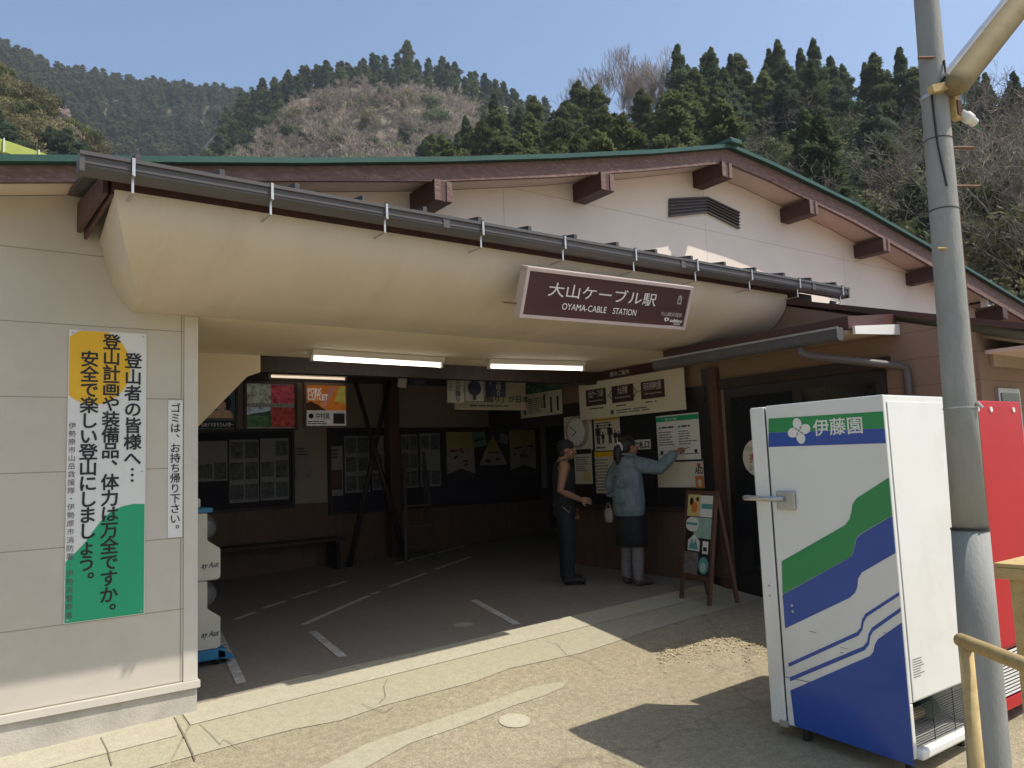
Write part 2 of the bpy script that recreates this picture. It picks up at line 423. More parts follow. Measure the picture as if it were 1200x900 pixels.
low = [(205, 893), (300, 868), (350, 853), (400, 845), (450, 829), (500, 812), (552, 800), (600, 785), (680, 764), (760, 742), (850, 712)]
lowg = [(x + .03 * math.sin(9 * x), y + .03 * math.sin(13 * x + 1)) for x, y in g2(low)]
mb = MB(); gpoly(mb, lowg + [(6.55, lowg[-1][1]), (6.55, 5.30), (1.3, 5.30)], .004)
struct(mb.build('apron', mt['apron'], fix=False))
mb = MB(); gpoly(mb, [(1.3, 5.303), (6.55, 5.303), (6.55, 5.597), (1.3, 5.597)], .006)
struct(mb.build('sill_strip', mt['sill'], fix=False))
mb = MB(); gpoly(mb, [(-8, lowg[0][1]), (-3, lowg[0][1] + .02), (lowg[0][0] - .012, lowg[0][1]), (1.285, 5.30), (1.285, 5.49), (-8, 5.49)], .004)
struct(mb.build('wall_footing_pavement', mt['apron'], fix=False))
mb = MB(); gpoly(mb, [(-8, 5.2), (1.2, 5.2), (1.26, 5.49), (-8, 5.49)], .008)
struct(mb.build('wall_gutter_strip', mt['sill'], fix=False))
mb = MB(); gpoly(mb, g2([(365, 905), (430, 872), (500, 848), (560, 828), (620, 806), (664, 799), (660, 806), (640, 815), (600, 828), (545, 850), (480, 872), (420, 905)]), .004)
struct(mb.build('repair_strip', mt['apron'], fix=False))
def seam(pts, w, name='pavement_joint'):
    q = g2(pts); mb = MB()
    for (ax_, ay), (bx, by) in zip(q[:-1], q[1:]):
        d = Vector((bx - ax_, by - ay, 0)).normalized(); n = Vector((-d.y, d.x, 0)) * w / 2
        gpoly(mb, [(ax_ - n.x, ay - n.y), (bx - n.x, by - n.y), (bx + n.x, by + n.y), (ax_ + n.x, ay + n.y)], .0105)
    struct(mb.build(name, mt['joint'], fix=False))
seam([(204, 842), (217, 866), (229, 893)], .009)
seam([(118, 866), (126, 882), (131, 899)], .007)
seam([(234, 850), (247, 862), (258, 874), (262, 868), (283, 880)], .0035, 'pavement_crack')
seam([(424, 826), (434, 831), (452, 836), (462, 829)], .0035, 'pavement_crack')
seam([(455, 795), (450, 806), (452, 818), (444, 826)], .0035, 'pavement_crack')
seam([(640, 752), (654, 757), (664, 768), (690, 776), (706, 788)], .0035, 'pavement_crack')
seam([(845, 742), (852, 752), (868, 762), (885, 768)], .0035, 'pavement_crack')
c = onG(603, 845)
mb = MB(); gpoly(mb, [(c.x + .1 * math.cos(a), c.y + .1 * math.sin(a)) for a in np.linspace(0, 2 * PI, 24)[:-1]], .005)
struct(mb.build('round_cover', mt['sill'], fix=False))
c = onG(543, 733)
mb = MB(); gpoly(mb, [(c.x + .09 * math.cos(a), c.y + .09 * math.sin(a)) for a in np.linspace(0, 2 * PI, 24)[:-1]], .008)
struct(mb.build('floor_cover', mt['sill'], fix=False))
def line(p, q, w, name='painted_line'):
    a, b = onG(*p), onG(*q); d = Vector((b.x - a.x, b.y - a.y, 0)); d.normalize(); n = Vector((-d.y, d.x, 0)) * w / 2
    mb = MB(); gpoly(mb, [tuple((a - n)[:2]), tuple((b - n)[:2]), tuple((b + n)[:2]), tuple((a + n)[:2])], .009)
    struct(mb.build(name, mt['paint'], fix=False))
for p, q in (((255, 742), (283, 802)), ((355, 733), (432, 699)), ((436, 697), (445, 694)), ((455, 689), (500, 672)), ((510, 668), (552, 653)), ((366, 741), (402, 771)),
             ((275, 727), (300, 718)), ((308, 714), (335, 705)), ((342, 702), (372, 693)), ((383, 689), (405, 682)), ((462, 662), (545, 640)), ((555, 704), (607, 733))):
    line(p, q, .07)

# ------------------------------------------------------------------ station building
B = thing('station_building', 'cream cable railway station with brown gabled eaves and a curved hood over its open entrance', 'station', (0, 0, 0))
YW = 5.5
def wall(name, m, x0, x1, y0, y1, z0, z1, parent=B, bevel=0): return box(name, m, parent, x0, x1, y0, y1, z0, z1, bevel)

wall('corner_trim', mt['flash'], 1.302, 1.39, YW - .008, YW + .16, .30, 2.687)
mb = MB(); mb.box(-8, 1.40, YW - .035, YW + .1, .268, .298); mb.box(-8, 1.40, YW - .035, YW - .03, .255, .268)
mb.build('base_flashing', mt['flash'], B)
mb = MB().prism([(-8, gz(-8, 5.5) - .3), (1.385, gz(1.385, 5.5) - .3), (1.385, .267), (-8, .267)], lambda u, v: (u, YW - .012, v), lambda u, v: (u, YW + .15, v))
mb.build('foundation', mt['concrete'], B)

# roof outline, measured along the verge
TX = [(-8.0, 1.75), (-3, 2.75), (.22, 3.44), (1.97, 3.78), (3.16, 4.03), (4.31, 4.293), (5.50, 4.582), (6.70, 4.90), (7.42, 4.845), (9.11, 4.653), (11.21, 4.303), (13.88, 3.813), (17, 3.25)]
BX = [(-8.0, 1.60), (-3, 2.61), (.22, 3.30), (1.97, 3.633), (3.155, 3.85), (4.30, 4.10), (5.49, 4.39), (6.68, 4.712), (7.395, 4.655), (9.08, 4.43), (11.16, 4.055), (13.82, 3.56), (17, 3.0)]
def zt(x): return float(np.interp(x, [p[0] for p in TX], [p[1] for p in TX]))
def zb(x): return float(np.interp(x, [p[0] for p in BX], [p[1] for p in BX]))
xs_r = [p[0] for p in TX]
def strip_roof(name, m, top, bot, y0, y1, bevel=0):
    mb = MB()
    poly = [(x, top(x)) for x in xs_r] + [(x, bot(x)) for x in reversed(xs_r)]
    mb.prism(poly, lambda u, v: (u, y0, v), lambda u, v: (u, y1, v)); return mb.build(name, m, B, bevel=bevel)
rf = strip_roof('roof', mt['greenroof'], zt, lambda x: zt(x) - .04, 5.06, 15.0)
fb = strip_roof('fascia_board', mt['fascia'], lambda x: zt(x) - .042, zb, 5.125, 5.165)
strip_roof('soffit', mt['soffit'], lambda x: zb(x) + .055, lambda x: zb(x) + .035, 5.167, 5.495)
mb = MB(); mb.box(6.62, 6.80, 5.0, 15.0, 4.885, 4.935); o = mb.build('ridge_cap', mt['greenroof'], rf, bevel=.008)
# front wall, up to the sloping soffit
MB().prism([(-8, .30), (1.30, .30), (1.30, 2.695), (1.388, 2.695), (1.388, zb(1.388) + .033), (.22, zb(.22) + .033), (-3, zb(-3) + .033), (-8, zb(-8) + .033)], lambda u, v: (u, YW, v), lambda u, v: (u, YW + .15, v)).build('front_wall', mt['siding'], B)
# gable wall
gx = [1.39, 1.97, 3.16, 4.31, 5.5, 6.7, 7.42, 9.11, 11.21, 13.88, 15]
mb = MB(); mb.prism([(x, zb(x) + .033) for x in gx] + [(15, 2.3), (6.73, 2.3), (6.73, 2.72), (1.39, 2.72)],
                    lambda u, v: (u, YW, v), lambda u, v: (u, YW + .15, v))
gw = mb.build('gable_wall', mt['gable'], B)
# louvred vent, bent along the roof line
vt = thing_vent = MB()
vpts = [(6.15, 4.30, 4.16), (6.75, 4.475, 4.335), (7.32, 4.38, 4.235)]
vp = [tuple(onY(x, y, YW).xz) for x, y in ((783, 234), (827, 232), (865, 250), (865, 268), (827, 249), (783, 254))]
vt.prism(vp, lambda u, v: (u, YW - .012, v), lambda u, v: (u, YW - .002, v)); vent = vt.build('vent', mt['darkwood'], gw)
mb = MB()
for k in range(6):
    t = k / 5
    a = [Vector(vp[i]).lerp(Vector(vp[j]), t) for i, j in ((0, 5), (1, 4), (2, 3))]
    for p, q in ((a[0], a[1]), (a[1], a[2])):
        mb.beam((p.x, YW - .022, p.y), (q.x, YW - .022, q.y), .02, .016 if k in (0, 5) else .009)
mb.build('louvre', M('vent_slats', (.10, .075, .07), .5), vent)
# purlin ends under the eaves
for i, (px, py) in enumerate(((518, 233), (710, 217), (850, 202), (952, 250), (1037, 291), (1097, 326), (1175, 352))):
    p = onY(px, py, 5.12)
    z1 = zb(p.x) + .01
    pr = MB().box(p.x - .08, p.x + .08, 5.10, 5.499, z1 - .185, z1 - .01).build('purlin', mt['dredwood'], B, bevel=.006)
    if i < 5: MB().box(p.x - .08, p.x - .025, 5.092, 5.099, z1 - .18, z1 - .015).box(p.x + .03, p.x + .08, 5.092, 5.099, z1 - .18, z1 - .015).build('end_plate', mt['fascia'], pr)

# curved hood
A1 = math.radians(74)
prof = [(math.radians(90 * k / 16), 4.45 + .60 * (1 - math.cos(A1 * k / 16)) / (1 - math.cos(A1)), 3.13 - .44 * math.sin(A1 * k / 16) / math.sin(A1)) for k in range(17)]
def xl(a): return float(np.interp(math.degrees(a), [0, 18, 44, 68, 82, 90], [.705, .725, .785, .87, .92, .965]))
mb = MB(); n = len(prof)
L_ = [(xl(a), y, z) for a, y, z in prof]; R_ = [(6.585, y, z) for a, y, z in prof]
Lw = [(float(np.interp(z, [2.69, 2.76, 2.843, 3.04, 3.19], [.982, .921, .865, .808, .767])), YW - .002, z) for a, y, z in prof]; Rw = [(6.585, YW - .002, z) for a, y, z in prof]
nx_ = 14
rows = []
for i in range(n):
    row = [tuple(Vector(L_[i]).lerp(Vector(R_[i]), k / nx_)) for k in range(nx_ + 1)]
    rows.append(row)
vs = [v for r_ in rows for v in r_] + Lw + Rw
fs = []
for i in range(n - 1):
    for k in range(nx_):
        a = i * (nx_ + 1) + k; fs.append((a, a + 1, a + nx_ + 2, a + nx_ + 1))
    o0 = n * (nx_ + 1)
    fs.append((i * (nx_ + 1), (i + 1) * (nx_ + 1), o0 + i + 1, o0 + i))
    fs.append((i * (nx_ + 1) + nx_, (i + 1) * (nx_ + 1) + nx_, o0 + n + i + 1, o0 + n + i))
b0 = (n - 1) * (nx_ + 1)
fs.append([b0 + k for k in range(nx_ + 1)] + [n * (nx_ + 1) + n + n - 1, n * (nx_ + 1) + n - 1])
mb.add(vs, fs); hood = mb.build('canopy_hood', mt['cream'], B)
for p in hood.data.polygons: p.use_smooth = True
em = hood.modifiers.new('e', 'EDGE_SPLIT'); em.split_angle = math.radians(11)
# hood roof with standing seams, end board
mb = MB().prism([(4.34, 3.215), (5.49, 3.40), (5.49, 3.43), (4.34, 3.245)], lambda u, v: (.60, u, v), lambda u, v: (7.28, u, v))
hr = mb.build('hood_roof', mt['greyroof'], B)
for k in range(16):
    x = .78 + .43 * k
    MB().prism([(4.33, 3.245), (5.488, 3.432), (5.488, 3.48), (4.33, 3.30)], lambda u, v: (x, u, v), lambda u, v: (x + .028, u, v)).build('seam', mt['greyroof'], hr)
mb = MB().prism([(4.50, 3.12), (5.49, 3.17), (5.49, 3.36), (4.50, 3.225)], lambda u, v: (.655, u, v), lambda u, v: (.68, u, v)); mb.build('verge_board', mt['dredwood'], B)
MB().prism([(4.50, 3.12), (5.49, 3.13), (5.49, 3.35), (4.50, 3.22)], lambda u, v: (.695, u, v), lambda u, v: (.712, u, v)).build('verge_board', mt['dredwood'], B)
mb = MB().box(.70, 6.585, 4.46, 4.50, 3.132, 3.216); mb.build('eaves_batten', mt['dredwood'], B)
# gutter
def half_pipe(mb, x0, x1, yc, z0, w, h, wall_=.006):
    poly = [(yc - w / 2, z0 + h), (yc - w / 2, z0 + .03), (yc - w / 2 + .03, z0), (yc + w / 2 - .03, z0), (yc + w / 2, z0 + .03), (yc + w / 2, z0 + h)]
    inn = [(yc + w / 2 - wall_, z0 + h), (yc + w / 2 - wall_, z0 + .033), (yc + w / 2 - .033, z0 + wall_), (yc - w / 2 + .033, z0 + wall_), (yc - w / 2 + wall_, z0 + .033), (yc - w / 2 + wall_, z0 + h)]
    mb.prism(poly + inn, lambda u, v: (x0, u, v), lambda u, v: (x1, u, v))
    mb.box(x0 - .012, x1 + .012, yc - w / 2 - .012, yc - w / 2 - .001, z0 + h - .016, z0 + h + .004)
    for x in (x0, x1): mb.box(x - .012, x + .012, yc - w / 2 - .006, yc + w / 2, z0 + .002, z0 + h - .004)
mb = MB(); half_pipe(mb, .53, 7.38, 4.34, 3.142, .11, .10)
mb.box(.52, 7.36, 4.2795, 4.2835, 3.185, 3.191)
for x in (2.62, 4.9, 6.75): mb.box(x, x + .05, 4.277, 4.284, 3.165, 3.236)
gut = mb.build('gutter', mt['gutter'], B)
for k in range(10):
    x = .755 + .7215 * k
    mb = MB(); mb.box(x, x + .015, 4.266, 4.272, 3.16, 3.256); mb.box(x, x + .015, 4.266, 4.40, 3.250, 3.256)
    mb.box(x + .003, x + .016, 4.266, 4.31, 3.154, 3.160); mb.box(x + .004, x + .016, 4.304, 4.310, 3.075, 3.154); mb.box(x + .004, x + .016, 4.310, 4.47, 3.075, 3.081)
    mb.build('gutter_bracket', mt['silver'], gut)
wall('end_board', mt['dredwood'], 6.588, 7.16, 4.56, 4.60, 2.90, 3.205)
MB().tube([(7.22, 4.36, 3.11), (7.22, 4.40, 3.02), (7.22, 4.52, 2.95), (7.22, 4.54, 2.84)], .034).build('downpipe', mt['gutter'], B, smooth=True)

# ceiling, beam and inner hall
wall('inner_ceiling', mt['ceiling'], .7, 6.58, YW + .155, 7.10, 2.6905, 2.715)
wall('entrance_lintel_lining', mt['ceiling'], 1.393, 6.58, YW - .0015, YW + .154, 2.6905, 2.715)
wall('ceiling_beam', mt['darkwood'], 2.345, 6.58, 7.10, 7.22, 2.54, 2.85)
hp = [tuple(onY(x, y, 7.1).xz) for x, y in ((303, 436), (290, 441), (232, 500))]
mb = MB().prism([(.7, 2.689), (2.342, 2.689), (2.342, hp[0][1]), hp[1], hp[2], (1.2, 1.45), (.7, 1.45)], lambda u, v: (u, 7.095, v), lambda u, v: (u, 7.2, v))
mb.build('haunch_panel', mt['ceiling'], B)
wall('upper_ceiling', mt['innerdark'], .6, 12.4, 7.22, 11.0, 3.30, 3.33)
wall('back_wall', mt['inner'], .6, 8.72, 11.0, 11.12, .2, 3.3)
wall('back_wainscot', mt['wainscot'], .602, 8.718, 10.975, 10.998, .2, 1.17)
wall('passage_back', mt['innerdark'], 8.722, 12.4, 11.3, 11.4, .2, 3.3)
wall('left_inner_wall', mt['inner'], .5, .6, YW + .152, 11.1, .0, 3.3)
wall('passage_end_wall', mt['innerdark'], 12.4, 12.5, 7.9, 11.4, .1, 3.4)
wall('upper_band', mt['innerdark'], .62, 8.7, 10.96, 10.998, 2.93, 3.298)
for x, y, w_ in ((4.83, 10.8, .2),):
    wall('timber_post', mt['redwood'], x + .66, x + .66 + .17, y - .1, y + .1, .3, 3.298, bevel=.01)

# ticket booth: side wall facing the hall and the forecourt
XB = 6.6
mb = MB().prism([(2.8, .0), (7.93, .0), (7.93, 2.688), (5.51, 2.688), (5.51, 3.34), (5.48, 3.34), (2.8, 2.50)], lambda u, v: (XB, u, v), lambda u, v: (XB + .12, u, v))
bw = mb.build('booth_wall', mt['brown_siding'], B)
wall('booth_end_wall', mt['brown_siding'], XB + .122, 12.4, 7.81, 7.93, .0, 3.3)
wall('booth_front_wall', mt['brown_siding'], XB + .122, 15, 2.80, 2.92, .0, 2.46)
mb = MB().prism([(2.25, 2.405), (5.485, 3.335), (5.485, 3.385), (2.25, 2.455)], lambda u, v: (6.575, u, v), lambda u, v: (15, u, v))
br = mb.build('booth_roof', mt['brownroof'], B)
for k in range(8):
    x = 6.62 + .5 * k
    m_ = MB(); m_.box(x, x + .22, 2.22, 2.40, 2.485, 2.53); m_.build('snow_guard', mt['gutter'], br)
    MB().beam((x + .06, 2.205, 2.49), (x + .16, 2.205, 2.56), .02, .02).beam((x + .06, 2.205, 2.56), (x + .16, 2.205, 2.49), .02, .02).build('snow_clip', mt['silver'], br)
mb = MB(); half_pipe(mb, 6.68, 14.9, 2.15, 2.29, .12, .10); bg_ = mb.build('booth_gutter', mt['gutter'], B)
MB().tube([(6.74, 2.15, 2.29), (6.74, 2.15, 2.20)], .05, 14).build('gutter_outlet', mt['gutter'], bg_)
wall('booth_eaves_soffit', mt['soffit'], XB + .122, 15, 2.30, 2.798, 2.33, 2.36)
wall('cream_band', M('dull_beige_band', (.33, .27, .20), .7), XB + .20, 15, 2.772, 2.798, 2.235, 2.33)
w0 = wall('small_window', mt['silver'], 6.84, 7.24, 2.775, 2.799, 1.60, 2.06)
MB().box(6.88, 7.20, 2.768, 2.774, 1.64, 2.02).build('pane', mt['glass'], w0)
# side canopy beside the booth door
mb = MB().prism([(5.85, 2.578), (XB - .003, 2.66), (XB - .003, 2.76), (5.85, 2.678)], lambda u, v: (u, 3.42, v), lambda u, v: (u, 5.42, v))
sc_ = mb.build('side_canopy', mt['brownroof'], B)
mb = MB().prism([(5.88, 2.545), (XB - .004, 2.60), (XB - .004, 2.657), (5.88, 2.577)], lambda u, v: (u, 3.47, v), lambda u, v: (u, 5.40, v)); mb.build('canopy_soffit', mt['cream'], sc_)
MB().prism([(5.90, 2.535), (XB - .005, 2.575), (XB - .005, 2.665), (5.90, 2.60)], lambda u, v: (u, 3.395, v), lambda u, v: (u, 3.418, v)).build('end_fascia', mt['white'], sc_)
MB().prism([(5.80, 2.585), (5.80, 2.50), (5.78, 2.48), (5.73, 2.48), (5.71, 2.50), (5.71, 2.585)], lambda u, v: (u, 3.44, v), lambda u, v: (u, 5.44, v)).build('canopy_gutter', mt['gutter'], sc_)
MB().box(5.703, 5.709, 3.43, 5.45, 2.572, 2.588).build('gutter_lip', mt['silver'], sc_)
a, b_ = onX(942, 412, 5.80), onX(950, 420, 5.9)
MB().tube([(5.76, a.y, 2.48), (5.76, a.y, 2.43), (5.80, a.y - .04, 2.40), (6.50, a.y - .42, 2.30), (6.545, a.y - .45, 2.28), (6.55, a.y - .46, 2.2), (6.55, a.y - .46, .3)], .034, 12).build('downpipe', M('brown_pipe', (.10, .085, .08), .45), sc_, smooth=True)
# ticket counter
for nm, m_, y0, y1, z0, z1, x0 in (('counter_panel', 'wainscot', 5.56, 7.93, .02, 1.02, 6.575), ('counter_ledge', 'darkwood', 5.52, 7.93, 1.022, 1.075, 6.45), ('header_band', 'alu', 5.52, 7.93, 2.19, 2.36, 6.555)):
    wall(nm, mt[m_], x0, XB - .003, y0, y1, z0, z1)
wall('timber_column', mt['redwood'], 6.53, XB - .002, 5.34, 5.44, .02, 2.54)
tw = wall('ticket_window', mt['alu'], 6.585, XB - .002, 5.56, 7.93, 1.077, 2.188)
MB().box(6.576, 6.584, 6.24, 6.83, 1.10, 2.17).build('pane', mt['glass'], tw)
MB().box(6.57, 6.575, 6.24, 6.83, 1.66, 1.69).build('sash_bar', mt['alu'], tw)
wall('dark_jamb', mt['alu'], 6.565, XB - .002, 5.442, 5.558, .02, 2.54)
dr = wall('sliding_door', mt['alu'], 6.57, XB - .003, 3.55, 5.28, .15, 2.30)
for y0, y1 in ((3.64, 4.37), (4.47, 5.19)): MB().box(6.562, 6.569, y0, y1, .45, 2.2).build('pane', mt['glass'], dr)
MB().box(6.54, 6.561, 4.46, 4.49, 1.0, 1.35).build('handle', mt['silver'], dr)
wall('door_head', mt['darkwood'], 6.55, XB - .003, 3.5, 5.33, 2.302, 2.40)

# ------------------------------------------------------------------ signs on the front wall
def sign_on_front(name, label, cat, x, z, y=YW): return thing(name, label, cat, (x, y, z))
A, Bq, Cq, Dq = onY(80, 387, YW), onY(172, 391, YW), onY(168, 719, YW), onY(75, 731, YW)
x0, x1 = (A.x + Dq.x) / 2, (Bq.x + Cq.x) / 2; z1, z0 = (A.z + Bq.z) / 2, (Cq.z + Dq.z) / 2
sg = sign_on_front('safety_signboard', 'tall white signboard with yellow sun, green hill and black mountain safety writing', 'sign', x0, z0)
w, h = x1 - x0, z1 - z0
box('panel', mt['white'], sg, 0, w, -.012, -.002, 0, h)
L2 = lambda px, py: (onY(px, py, YW).x - x0, onY(px, py, YW).z - z0)
zz = lambda X, Y: (0 + X / 2.1433, 360 + Y / 2.1433)           # enlarged crop of the photograph -> its pixels
cs = L2(*zz(235, 150)); e1 = L2(*zz(327, 150)); e2 = L2(*zz(235, 245))
fpoly('yellow_sun', mt['yellow'], sg, clip(circ(cs[0], cs[1], e1[0] - cs[0], cs[1] - e2[1], 60), .004, w - .004, .004, h - .004), -.0125)
gp = [L2(*zz(*q)) for q in ((363, 494), (335, 494), (310, 499), (282, 510), (258, 530), (236, 558), (215, 588), (190, 615), (164, 640))]
gp[0] = (w - .004, gp[0][1]); gp[-1] = (.004, gp[-1][1])
fpoly('green_hill', mt['green'], sg, gp + [(.004, .004), (w - .004, .004)], -.0125)
mb = MB()
def vcol(s, xc, ya, yb, hk, bold):
    a = L2(*zz(xc, ya)); b2 = L2(*zz(xc, yb)); p = (a[1] - b2[1]) / len(s)
    vtext_into(mb, s, a[0], a[1], p, p * hk, -.0155, bold)
vcol('登山者の皆様へ…', 334, 116, 442, 1.02, .022)
vcol('登山計画や装備品、体力は万全ですか。', 280, 70, 782, 1.08, .022)
vcol('安全で楽しい登山にしましょう。', 225, 112, 703, 1.10, .022)
mb.build('lettering', mt['black'], sg, fix=False)
mb = MB(); vcol('伊勢原市山岳救援隊・伊勢原市消防署・伊勢原警察署', 181, 288, 783, .86, .0)
mb.build('small_lettering', mt['greyprint'], sg, fix=False)
mb = MB()
for u, v in ((.02, .02), (w - .02, .02), (.02, h - .02), (w - .02, h - .02), (w - .02, h / 2), (.02, h / 2)): mb.prism(circ(u, v, .006, n=8), lambda a, b: (a, -.0125, b), lambda a, b: (a, -.016, b))
mb.build('screw', mt['silver'], sg)
A, Cq = onY(197, 469, YW), onY(213, 629, YW)
x0, z0, w, h = A.x, Cq.z, Cq.x - A.x, A.z - Cq.z
sg = sign_on_front('litter_notice', 'narrow white upright strip sign asking visitors to take their litter home', 'sign', x0, z0)
box('panel', mt['white'], sg, 0, w, -.008, -.001, 0, h)
mb = MB(); vtext_into(mb, 'ゴミは、お持ち帰り下さい。', w / 2, h - .02, (h - .04) / 13, (h - .04) / 13 * 1.02, -.0105, .012); mb.build('lettering', mt['black'], sg, fix=False)

# station name board, leaning out from the hood
P0, P1, P2, P3 = onY(613, 311, 4.30), onY(816, 337, 4.30), onY(801, 386, 4.42), onY(607, 371, 4.42)
w = 1.62; h = .345
bl = Vector((P3.x, 4.435, P3.z)); tl = Vector((P0.x, 4.30, P0.z)); brp = Vector((P2.x, 4.435, P2.z))
X_ = (brp - bl); w = X_.length; X_.normalize(); Z_ = tl - bl; Z_ -= X_ * Z_.dot(X_); h = Z_.length; Z_.normalize(); Y_ = Z_.cross(X_)
ns = thing('station_name_sign', 'dark brown station name board in a pale metal frame on the curved hood', 'sign')
ns.matrix_world = Matrix.Translation(bl) @ Matrix((X_, Y_, Z_)).transposed().to_4x4()
box('board', mt['signbrown'], ns, .03, w - .03, -.02, .04, .03, h - .03)
mb = MB(); t = .028
mb.box(0, w, -.032, .05, 0, t); mb.box(0, w, -.032, .05, h - t, h); mb.box(0, t, -.032, .05, t, h - t); mb.box(w - t, w, -.032, .05, t, h - t)
mb.build('frame', mt['signframe'], ns, bevel=.004)
mw = M('white_lettering', (.78, .74, .70), .4, var=.02)
mb = MB()
text_into(mb, '大山ケーブル駅', w * .125, h * .50, h * .30, -.0245, bold=.004, width=w * .64)
text_into(mb, 'OYAMA-CABLE', w * .215, h * .235, h * .185, -.0245, bold=.006, width=w * .255)
text_into(mb, 'STATION', w * .510, h * .235, h * .185, -.0245, bold=.006, width=w * .145)
mb.build('lettering', mw, ns, fix=False)
mp = M('pale_lettering', (.50, .46, .43), .4, var=.02)
mb = MB()
text_into(mb, '大山観光電鉄', w * .815, h * .295, h * .105, -.0245, bold=.0, width=w * .145)
mb.build('small_lettering', mp, ns, fix=False)
mb = MB(); cx, cz = w * .925, h * .66
for r_ in ((-.022, .022, .028, .034), (-.022, -.016, -.03, .028), (.016, .022, -.03, .028), (-.016, .016, .004, .009), (-.016, .016, -.03, -.024), (-.0025, .0025, .009, .028), (-.012, -.006, -.022, -.012), (.006, .012, -.022, -.012), (-.010, .010, .036, .042)):
    mb.box(cx + r_[0], cx + r_[1], -.0235, -.021, cz + r_[2], cz + r_[3])
mb.build('railcar_icon_print', mp, ns, fix=False)
mb = MB()
text_into(mb, 'odakyu', w * .885, h * .165, h * .115, -.0245, bold=.02, width=w * .083, slant=.18)
text_into(mb, 'GROUP', w * .915, h * .105, h * .05, -.0245, bold=.01, width=w * .046)
mb.prism([(w * .858, h * .165), (w * .848, h * .205), (w * .850, h * .245), (w * .868, h * .255), (w * .880, h * .235), (w * .876, h * .195)], lambda a, b: (a, -.0235, b), lambda a, b: (a, -.021, b))
mb.build('group_logo', mw, ns, fix=False)
fpoly('logo_gap', mt['signbrown'], ns, [(w * .860, h * .185), (w * .858, h * .235), (w * .870, h * .235), (w * .868, h * .20)], -.0237, .0004)
MB().beam((-.002, .03, h * .25), (-.05, .12, h * .22), .01, .01).build('stay', mt['rust'], ns)

# ------------------------------------------------------------------ ceiling lights
def tube_light(label, a, b, m, drop=.06, body=True, z=None):
    a, b = Vector(a), Vector(b); c = (a + b) / 2; l = (b - a).length
    t = thing('ceiling_light', label, 'light', c, math.atan2((b - a).y, (b - a).x), 'fluorescent lights of the entrance hall')
    MB().prism([(-.07, 0), (.07, 0), (.045, -.05), (-.045, -.05)], lambda u, v: (-l / 2, u, v), lambda u, v: (l / 2, u, v)).build('housing', mt['lampwhite'], t, bevel=.004)
    MB().tube([(-l / 2 + .03, 0, -.075), (l / 2 - .03, 0, -.075)], .017, 12).build('tube', m, t, smooth=True)
    for s in (-1, 1): MB().box(s * (l / 2 - .012) - .012, s * (l / 2 - .012) + .012, -.022, .022, -.098, -.04).build('socket', mt['lampwhite'], t)
tube_light('lit fluorescent batten on the ceiling behind the gutter, nearer the left wall', (2.63, 6.62, 2.688), (4.02, 6.68, 2.688), mt['tube'])
tube_light('lit fluorescent batten on the ceiling nearer the ticket window', (4.52, 6.60, 2.688), (5.66, 6.42, 2.688), mt['tube'])
tube_light('dim warm fluorescent strip over the lit posters at the back', (3.70, 10.85, 3.05), (4.86, 10.85, 3.05), mt['tubedim'])

# ------------------------------------------------------------------ notices round the ticket window (plane X = const, seen from the hall)
def on_booth(name, label, cat, px0, py0, px1, py1, X=6.57, mat_='paper', t=.006, group=None):
    """a flat sheet between two pixels of the photograph, on the wall plane X; local x runs towards the street"""
    a, b = onX(px0, py0, X), onX(px1, py1, X)
    o = thing(name, label, cat, (X, a.y, b.z), -PI / 2, group)
    w, h = a.y - b.y, a.z - b.z
    if mat_: box('sheet', mt[mat_], o, 0, w, -t, -.001, 0, h)
    return o, w, h
def lines_of_print(parent, w, h, x0, x1, z0, z1, n, y, m='greyprint', seed=0, k=.45, name='print'):
    r_ = random.Random(seed); mb = MB(); p = (z1 - z0) / n
    for i in range(n):
        z = z1 - (i + .5) * p; x = x0
        e = x0 + (x1 - x0) * r_.uniform(.55, 1)
        while x < e - .01 * w:
            l = r_.uniform(.05, .16) * w; mb.box(x, min(x + l, e), y - .001, y, z - p * k / 2, z + p * k / 2); x += l + .018 * w
    return mb.build(name, mt[m], parent, fix=False)

# station guide banner above the window
a, b = onX(678, 440, 6.47), onX(804, 476, 6.47)
o = thing('station_guide_board', 'long cream board over the ticket window showing three stations in brown boxes', 'sign', (6.47, a.y, 2.12), -PI / 2)
w, h = a.y - b.y, .455
box('panel', mt['paper'], o, 0, w, -.008, .004, 0, h); box('header', mt['signbrown'], o, -.02, w, -.012, .02, h + .004, h + .108)
for i, (u0, s, e) in enumerate(((.075, '大山ケーブル駅', 'Oyama-cable Station'), (.345, '大山寺駅', 'Oyamadera Station'), (.625, '阿夫利神社駅', 'Afuri-jinja Station'))):
    bx = fbars('name_box', mt['signbrown'], o, [(w * u0, w * (u0 + .21), h * .36, h * .80)], -.009)
    mb = MB(); text_into(mb, s, w * (u0 + .105), h * .59, .1, -.0115, anchor='c', width=w * (.155 if len(s) > 4 else .10))
    text_into(mb, e, w * (u0 + .105), h * .47, .03, -.0115, anchor='c', width=w * .15); mb.build('lettering', mt['white'], bx, fix=False)
mb = MB()
for xc, d in ((.315, 1), (.59, -1)):
    c = (w * xc, h * .58)
    for q in ((c[0] + d * .055, c[1] + .055), (c[0] + d * .055, c[1] - .055), (c[0] - d * .06, c[1])):
        mb.beam((c[0], -.0095, c[1]), (q[0], -.0095, q[1]), .004, .018, up=(0, 1, 0))
mb.build('arrow', mt['greyprint'], o)
lines_of_print(o, w, h, w * .38, w * .85, h * .07, h * .19, 2, -.0085, 'greyprint', 1)
